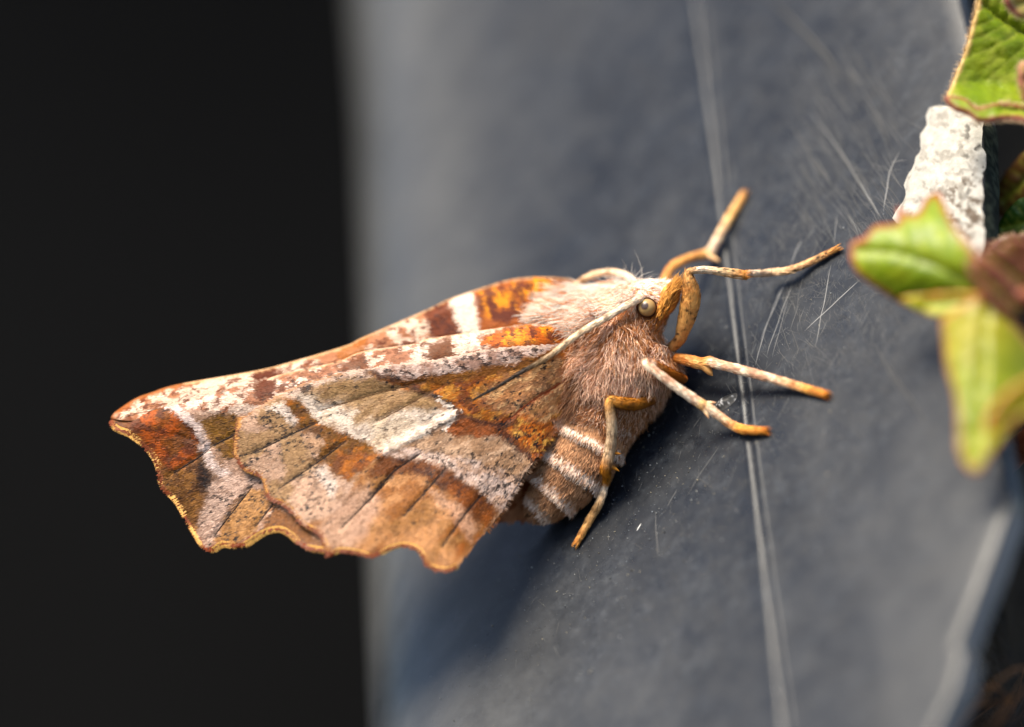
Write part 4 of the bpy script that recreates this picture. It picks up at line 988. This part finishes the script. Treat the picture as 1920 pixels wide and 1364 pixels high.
limb('leg', [(1282, 712, .6), (1255, 700, -.2), (1225, 684, -.75), (1212, 680, -.95), (1216, 687, -1.05), (1265, 724, -1.15), (1310, 755, -1.1), (1326, 765, -1.05), (1345, 778, -1.1), (1372, 797, -1.15), (1398, 806, foot(1398, 806) - .2), (1437, 808, foot(1437, 808))], [.2, .22, .2, .17, .18, .19, .21, .21, .18, .18, .18, .15], mcol2,
     spurs=[((1318, 757, -1.1), (1343, 755, -1.0), .075, .6), ((1318, 764, -1.1), (1329, 785, -1.2), .075, .6)], seed=14, scales=1700)
# hind leg hanging down, and the other one behind it
hcol = legcol([(0, (150, 98, 40)), (.2, (186, 128, 60)), (.26, (206, 160, 96)), (.34, (206, 188, 166)), (.5, (212, 192, 168)), (.58, (190, 130, 60)), (.66, (196, 140, 70)), (.69, (220, 210, 200)), (.78, (206, 176, 136)), (.9, (200, 160, 110)), (1, (206, 150, 84))], .4, (140, 86, 40), .58, .55)
limb('leg', [(1225, 748, .5), (1195, 757, -.1), (1165, 756, -.5), (1146, 752, -.6), (1143, 762, -.62), (1147, 800, -.5), (1145, 835, -.3), (1138, 868, -.1), (1135, 884, .05), (1137, 893, .15), (1133, 915, .5), (1124, 942, foot(1124, 942) - .5), (1104, 978, foot(1104, 978) - .15), (1080, 1020, foot(1080, 1020))], [.24, .27, .26, .2, .2, .22, .24, .25, .24, .16, .17, .17, .16, .12], hcol,
     spurs=[((1146, 848, -.2), (1165, 852, -.3), .07, .6), ((1143, 872, -.05), (1161, 884, -.1), .075, .62)], seed=15, scales=1800)
limb('leg', [(1205, 765, 1.6), (1180, 785, 1.7), (1163, 806, 1.7), (1158, 835, 1.7), (1150, 870, foot(1150, 870) - .2), (1138, 905, foot(1138, 905))], [.2, .2, .18, .17, .16, .14], hcol, seed=16, scales=500)

# antennae
acol = legcol([(0, PW), (.5, (226, 210, 186)), (.62, (150, 130, 104)), (.7, (60, 48, 42)), (1, (40, 36, 36))], .55, (120, 84, 50), .56)
limb('antenna', [(1205, 560, .35), (1196, 561, .1), (1177, 572, -.1), (1140, 594, -.35), (1096, 619, -.6), (1060, 645, -.7), (1024, 672, -.7), (971, 702, -.75), (930, 727, -.75), (889, 749, -.7)], [.14, .16, .125, .115, .11, .10, .09, .06, .045, .02], acol, seed=17, scales=900, knob=.12)
limb('antenna', [(1190, 530, 1.9), (1172, 517, 2.1), (1149, 511, 2.3), (1118, 514, 2.5), (1089, 528, 2.7), (1050, 560, 2.8)], [.13, .13, .12, .115, .10, .08], legcol([(0, PW), (1, (222, 190, 150))], .5, (160, 100, 56), .56), seed=18, scales=600, knob=.12)
# palps: tufted orange snout
def palp(Y0, seed):
    r2 = np.random.default_rng(seed)
    pc = legcol([(0, (190, 138, 80)), (1, (220, 166, 98))], .5, (150, 84, 30), .55)
    o = limb('palp', [(1236, 592, Y0 + .35), (1248, 574, Y0), (1257, 553, Y0), (1264, 540, Y0 + .1), (1270, 534, Y0 + .1)], [.22, .36, .40, .26, .10], pc, seed=seed, scales=0)
    n = 1500; f = r2.random(n); px = 1238 + 22 * f + r2.normal(0, 5, n); py = 592 - 50 * f + r2.normal(0, 5, n); Y = Y0 - .05 + r2.normal(0, .25, n)
    d = np.stack([.35 + .35 * f + r2.normal(0, .14, n), r2.normal(-.05, .16, n), 1 - .2 * f + r2.normal(0, .14, n)], 1)
    c = np.where(r2.random((n, 1)) < .7, lin((220, 166, 96), G), lin((180, 120, 60), G)) * r2.normal(1, .1, (n, 1))
    strands(P(px, py, Y), d, r2.uniform(.3, .55, n), r2.normal(0, .08, (n, 3)), c, rr=(.013, .021), parent=o, seed=seed + 1, K=4)
palp(.45, 41); palp(1.7, 43)

# specks lying on the wall
def flake():
    out = smooth_line([(1341, 764), (1352, 748), (1368, 740), (1382, 738), (1380, 750), (1368, 762), (1352, 772)], 3, True)
    v, f = fill(out, 3); d = sdist(v[:, 0], v[:, 1], out); h = .01 + .14 * sstep(0, 9, d) * (.5 + fbm(v[:, 0], v[:, 1], 6, 8))
    u, r = to_ur(on_wall(v[:, 0], v[:, 1])); c = np.repeat(np.array([[.02, .019, .018]]), len(v), 0)
    q = sstep(.60, .68, fbm(v[:, 0], v[:, 1], 4, 88))[:, None]; c = c * (1 - q) + .3 * q
    obj('dirt_flake', from_ur(u, r, h), f, M_dust, None, c, label='small dark speckled flake of dirt lying beside a middle leg of the moth', cat='dirt')
flake()

# ------------------------------------------------------------------ plants rooted in the trough
GL = .92
GRN = (112, 146, 30); GRD = (70, 108, 24); YEL = (186, 182, 46); RED = (150, 74, 74)
def leaf(parent, outline, depth, rib, step=7, colf=None, margin=(196, 120, 96), mw=9, hairs=700, thick=.22, closed_smooth=True, hl=(4, 9), hair_col=(226, 206, 180)):
    out = smooth_line(outline, step * .7, True)
    v, f = fill(out, step)
    x, y = v.T; d = sdist(x, y, out); Y = depth(x, y)
    ribd = seg_dist(x, y, smooth_line(rib, 10))
    Y = Y + .22 * np.exp(-(ribd / 9) ** 2) + .10 * (fbm(x, y, 40, 3) - .5) + .05 * (fbm(x, y, 12, 9) - .5)
    c = colf(x, y, d)
    rb = smooth_line(rib, 4); sv = np.full(len(x), 1e9); cen = out.mean(0)
    for kq in range(7):
        p0 = rb[int((kq + .5) / 7 * (len(rb) - 1))]; p1 = rb[min(len(rb) - 1, int((kq + .5) / 7 * (len(rb) - 1)) + 1)]; tg = (p1 - p0) / (np.linalg.norm(p1 - p0) + 1e-9)
        for sg in (-1, 1):
            nn = np.array([-tg[1], tg[0]]) * sg; ev_ = [p0, p0 + (tg * .6 + nn) * 38, p0 + (tg * 1.1 + nn * 1.6) * 62]
            sv = np.minimum(sv, seg_dist(x, y, ev_))
    Y = Y + .035 * np.exp(-(sv / 5) ** 2) + .10 * (fbm(x, y, 22, 19) - .5)
    q = sstep(4, 1, sv)[:, None] * .3; c = c * (1 - q) + lin((186, 200, 104), .9) * q
    q = sstep(11, 2, ribd)[:, None] * .55; c = c * (1 - q) + lin((176, 196, 92), .8) * q
    q = sstep(mw, mw * .25, d)[:, None]; c = c * (1 - q) + lin(margin, .8) * q
    o = obj('leaf', P(x, y, Y), f, M_leaf, parent, c, mod=solid(thick))
    if hairs:
        r2 = np.random.default_rng(hairs); i = r2.integers(0, len(out), hairs); p = out[i]; cc = out.mean(0)
        t = np.roll(out, -1, 0)[i] - np.roll(out, 1, 0)[i]; n = np.stack([t[:, 1], -t[:, 0]], 1); n /= np.linalg.norm(n, axis=1, keepdims=True) + 1e-9
        s = np.where(inside(p[:, 0] + n[:, 0] * 3, p[:, 1] + n[:, 1] * 3, out), -1, 1); n *= s[:, None]
        rt = P(p[:, 0], p[:, 1], depth(p[:, 0], p[:, 1])); dd = np.stack([n[:, 0], r2.normal(0, .4, hairs), -n[:, 1]], 1) + r2.normal(0, .25, (hairs, 3))
        strands(rt, dd, r2.uniform(*hl, hairs) * MMPX, r2.normal(0, .2, (hairs, 3)), np.repeat(lin(hair_col, .85)[None], hairs, 0), rr=(.008, .014), name='leaf_hairs', parent=o, seed=hairs, K=3)
    return o
def leafcol(a, b, cc, s=50, seed=0, yl=None):
    A, B, C = lin(a, GL), lin(b, GL), lin(cc, GL)
    def f(x, y, d):
        n = fbm(x, y, s, seed, 3)[:, None]; c = A * (1 - n) + B * n
        q = sstep(.5, .7, fbm(x, y, s * .35, seed + 7))[:, None] * .4; c = c * (1 - q) + C * q
        if yl is not None:
            q = yl(x, y)[:, None]; c = c * (1 - q) + lin(YEL, .75) * q
        return c
    return f
def stem(parent, pts, rads, c=(150, 112, 70), name='stem', seed=1):
    return limb(name, pts, rads, legcol([(0, c), (1, c)], .5, (120, 60, 50), .55), M_stem, parent, sides=12, scales=0, seed=seed)
def soil_pt(r, h, up=-6.5):
    p = from_ur(UR + up, r, h); k = DCAM / (DCAM + p[1]); return (960 + p[0] * k / MMPX, 682 - p[2] * k / MMPX, float(p[1]))

# sharp leaf at the top right
pa_root = soil_pt(-11, -9)
pa = empty('weed', P(*pa_root), 'green hairy-edged leafy weed with pink margins, growing over the rim above the white crust', 'plant', 'weeds in the trough')
lf1 = leaf(pa, [(1838, -60), (1834, 0), (1822, 50), (1810, 95), (1794, 135), (1783, 165), (1776, 188), (1800, 204), (1840, 208), (1880, 204), (1925, 212), (1990, 190), (2060, 90), (2040, -60), (1940, -120)],
     lambda x, y: -1.6 + .0045 * (x - 1780) * 1.0 + .9 * sstep(40, 0, seg_dist(x, y, [(1834, 0), (1810, 95), (1783, 165)])) * 0 - .9 * sstep(60, 0, 210 - y), [(1990, 60), (1935, 70), (1880, 40), (1845, 10)],
     5, leafcol((158, 176, 52), (116, 150, 34), (176, 188, 92), 60, 2), (236, 206, 150), 8, 900)
leaf(pa, [(1772, 186), (1790, 184), (1812, 190), (1832, 205), (1870, 196), (1900, 196), (1960, 214), (1960, 238), (1912, 226), (1880, 224), (1850, 228), (1832, 226), (1815, 214), (1790, 204)],
     lambda x, y: -2.5 - .012 * (y - 186), [(1930, 215), (1880, 208)], 5, leafcol((150, 170, 50), (128, 160, 44), (170, 186, 80), 40, 5), (170, 92, 84), 7, 500)
leaf(pa, [(1890, -20), (1886, 4), (1894, 18), (1908, 30), (1930, 34), (1960, 20), (1950, -20)], lambda x, y: -3.2 + .01 * (x - 1890), [(1930, 0), (1905, 10)], 5, leafcol((206, 176, 150), (150, 150, 70), (200, 120, 120), 24, 6), (176, 96, 100), 6, 220)
leaf(pa, [(1916, 118), (1910, 140), (1914, 170), (1920, 190), (1950, 180), (1960, 130)], lambda x, y: -3.0 + 0 * x, [(1950, 150), (1925, 150)], 5, leafcol((196, 150, 120), (170, 120, 100), (220, 180, 150), 24, 7), (206, 150, 130), 6, 160)
stem(pa, [pa_root, (2080, 330, 6), (2070, 200, 0), (2010, 70, -1.4)], [.5, .45, .4, .3], (150, 150, 80), seed=51)

# blurred rosette nearer the camera
pb_root = soil_pt(5, -8)
pb = empty('weed', P(*pb_root), 'toothed yellow-green weed with a dark red bud, hanging over the rim below the white crust', 'plant', 'weeds in the trough')
leaf(pb, [(1594, 470), (1600, 455), (1622, 448), (1640, 428), (1660, 424), (1686, 420), (1683, 393), (1700, 404), (1722, 402), (1738, 376), (1760, 366), (1772, 388), (1790, 424), (1820, 462), (1846, 500), (1850, 545), (1825, 574), (1790, 588), (1760, 586), (1725, 575), (1690, 566), (1655, 545), (1625, 525), (1600, 500)],
     lambda x, y: -5.8 - .010 * (x - 1600) + .000035 * (y - 490) ** 2 * 4, [(1850, 545), (1780, 510), (1700, 480), (1610, 470)], 7, leafcol((148, 172, 44), (112, 146, 30), (176, 190, 72), 70, 8), (196, 118, 86), 13, 0)
leaf(pb, [(1690, 562), (1740, 552), (1800, 548), (1840, 556), (1822, 582), (1785, 596), (1740, 590)], lambda x, y: -7.4 - .008 * (x - 1690), [(1835, 566), (1740, 570)], 6, leafcol((176, 186, 50), (150, 172, 44), (190, 190, 60), 50, 9), (206, 150, 70), 6, 0)
leaf(pb, [(1768, 604), (1790, 585), (1840, 560), (1880, 590), (1925, 640), (1960, 700), (1930, 760), (1890, 815), (1858, 855), (1836, 886), (1810, 876), (1798, 845), (1796, 790), (1790, 740), (1776, 690), (1770, 640)],
     lambda x, y: -8.6 - .008 * (y - 560) + .00012 * (x - 1850) ** 2, [(1850, 575), (1840, 700), (1830, 800), (1822, 875)], 7,
     leafcol((160, 172, 40), (128, 152, 30), (190, 188, 60), 80, 10, lambda x, y: .85 * sstep(740, 600, y + .4 * (x - 1830))), (206, 150, 110), 11, 0)
leaf(pb, [(1965, 700), (1920, 712), (1886, 735), (1862, 762), (1850, 790), (1852, 812), (1876, 806), (1912, 786), (1965, 770)], lambda x, y: -11.8 + 0 * x + .006 * (x - 1850), [(1955, 740), (1870, 790)], 6, leafcol((190, 178, 50), (170, 172, 44), (206, 160, 70), 50, 11), (216, 150, 90), 9, 0)
# bud of folded red-brown bracts
for k, (q, dpt) in enumerate([([(1812, 490), (1850, 500), (1890, 540), (1915, 590), (1880, 585), (1840, 548)], -9.2), ([(1840, 470), (1880, 468), (1925, 500), (1960, 560), (1910, 575), (1868, 530)], -8.8), ([(1880, 455), (1925, 450), (1975, 480), (1975, 560), (1925, 540), (1890, 500)], -8.2)]):
    leaf(pb, q, lambda x, y, d=dpt, q=q: d + .0006 * (x - q[0][0]) ** 2 * .08, [q[0], q[3]], 6, leafcol((128, 62, 62), (150, 88, 78), (104, 46, 48), 30, 12 + k), (170, 110, 96), 6, 0)
stem(pb, [pb_root, (2060, 700, -4), (2010, 620, -6.5), (1930, 560, -8.3), (1850, 560, -8.0)], [.5, .5, .45, .4, .25], (150, 96, 74), seed=52)
# curled brown leaf and a green one inside the rim
pc_root = soil_pt(-6, -12)
pc = empty('weed', P(*pc_root), 'withered brown and green weed in the shade behind the rim beside the white crust', 'plant', 'weeds in the trough')
leaf(pc, [(1868, 360), (1880, 335), (1900, 310), (1930, 280), (1980, 270), (1990, 330), (1940, 370), (1890, 405), (1872, 400)], lambda x, y: 3.5 - .01 * (x - 1868), [(1980, 290), (1880, 380)], 7, leafcol((110, 80, 46), (84, 60, 34), (130, 110, 60), 40, 16), (120, 90, 60), 5, 0)
leaf(pc, [(1872, 440), (1885, 400), (1920, 370), (1980, 360), (1990, 430), (1930, 450)], lambda x, y: 1.5 - .006 * (x - 1868), [(1985, 400), (1880, 430)], 7, leafcol((60, 110, 30), (50, 96, 24), (90, 130, 50), 40, 17), (70, 110, 40), 5, 0)
leaf(pc, [(1860, 470), (1880, 445), (1925, 440), (1980, 450), (1980, 500), (1900, 490)], lambda x, y: -3 + 0 * x, [(1975, 470), (1870, 465)], 6, leafcol((120, 84, 66), (96, 60, 50), (150, 110, 90), 26, 18), (130, 90, 76), 5, 200)
stem(pc, [pc_root, (2060, 380, 5), (1975, 330, 3.0)], [.45, .4, .3], (120, 90, 56), seed=53)
# dry grass at the lower right inside the broken rim
def straw():
    r2 = np.random.default_rng(77); n = 90
    root = np.array([P(*soil_pt(r2.normal(22, 3), r2.normal(-6, 2), -7.5)) for _ in range(n)])
    px = r2.uniform(1908, 2000, n); py = r2.uniform(1230, 1400, n); tip = P(px, py, r2.uniform(-5, 0, n)); d = tip - root; l = np.linalg.norm(d, axis=1)
    c = np.where(r2.random((n, 1)) < .35, lin((170, 120, 78), .8), lin((70, 52, 36), .8)) * r2.normal(1, .2, (n, 1)).clip(.4, 1.6)
    t = np.linspace(0, 1, 7); L = root[:, None] + d[:, None] * t[None, :, None] + (r2.normal(0, 1.2, (n, 1, 3)) * np.sin(t * np.pi)[None, :, None])
    V, F = tubes(L, np.outer(r2.uniform(.03, .08, n), [1, 1, .9, .8, .7, .5, .2]), 5)
    obj('dry_grass', V, F, M_stem, None, np.repeat(c, 7 * 5, 0), label='dry brown grass stalks inside the trough by the broken rim', cat='dry grass', kind='stuff')
straw()
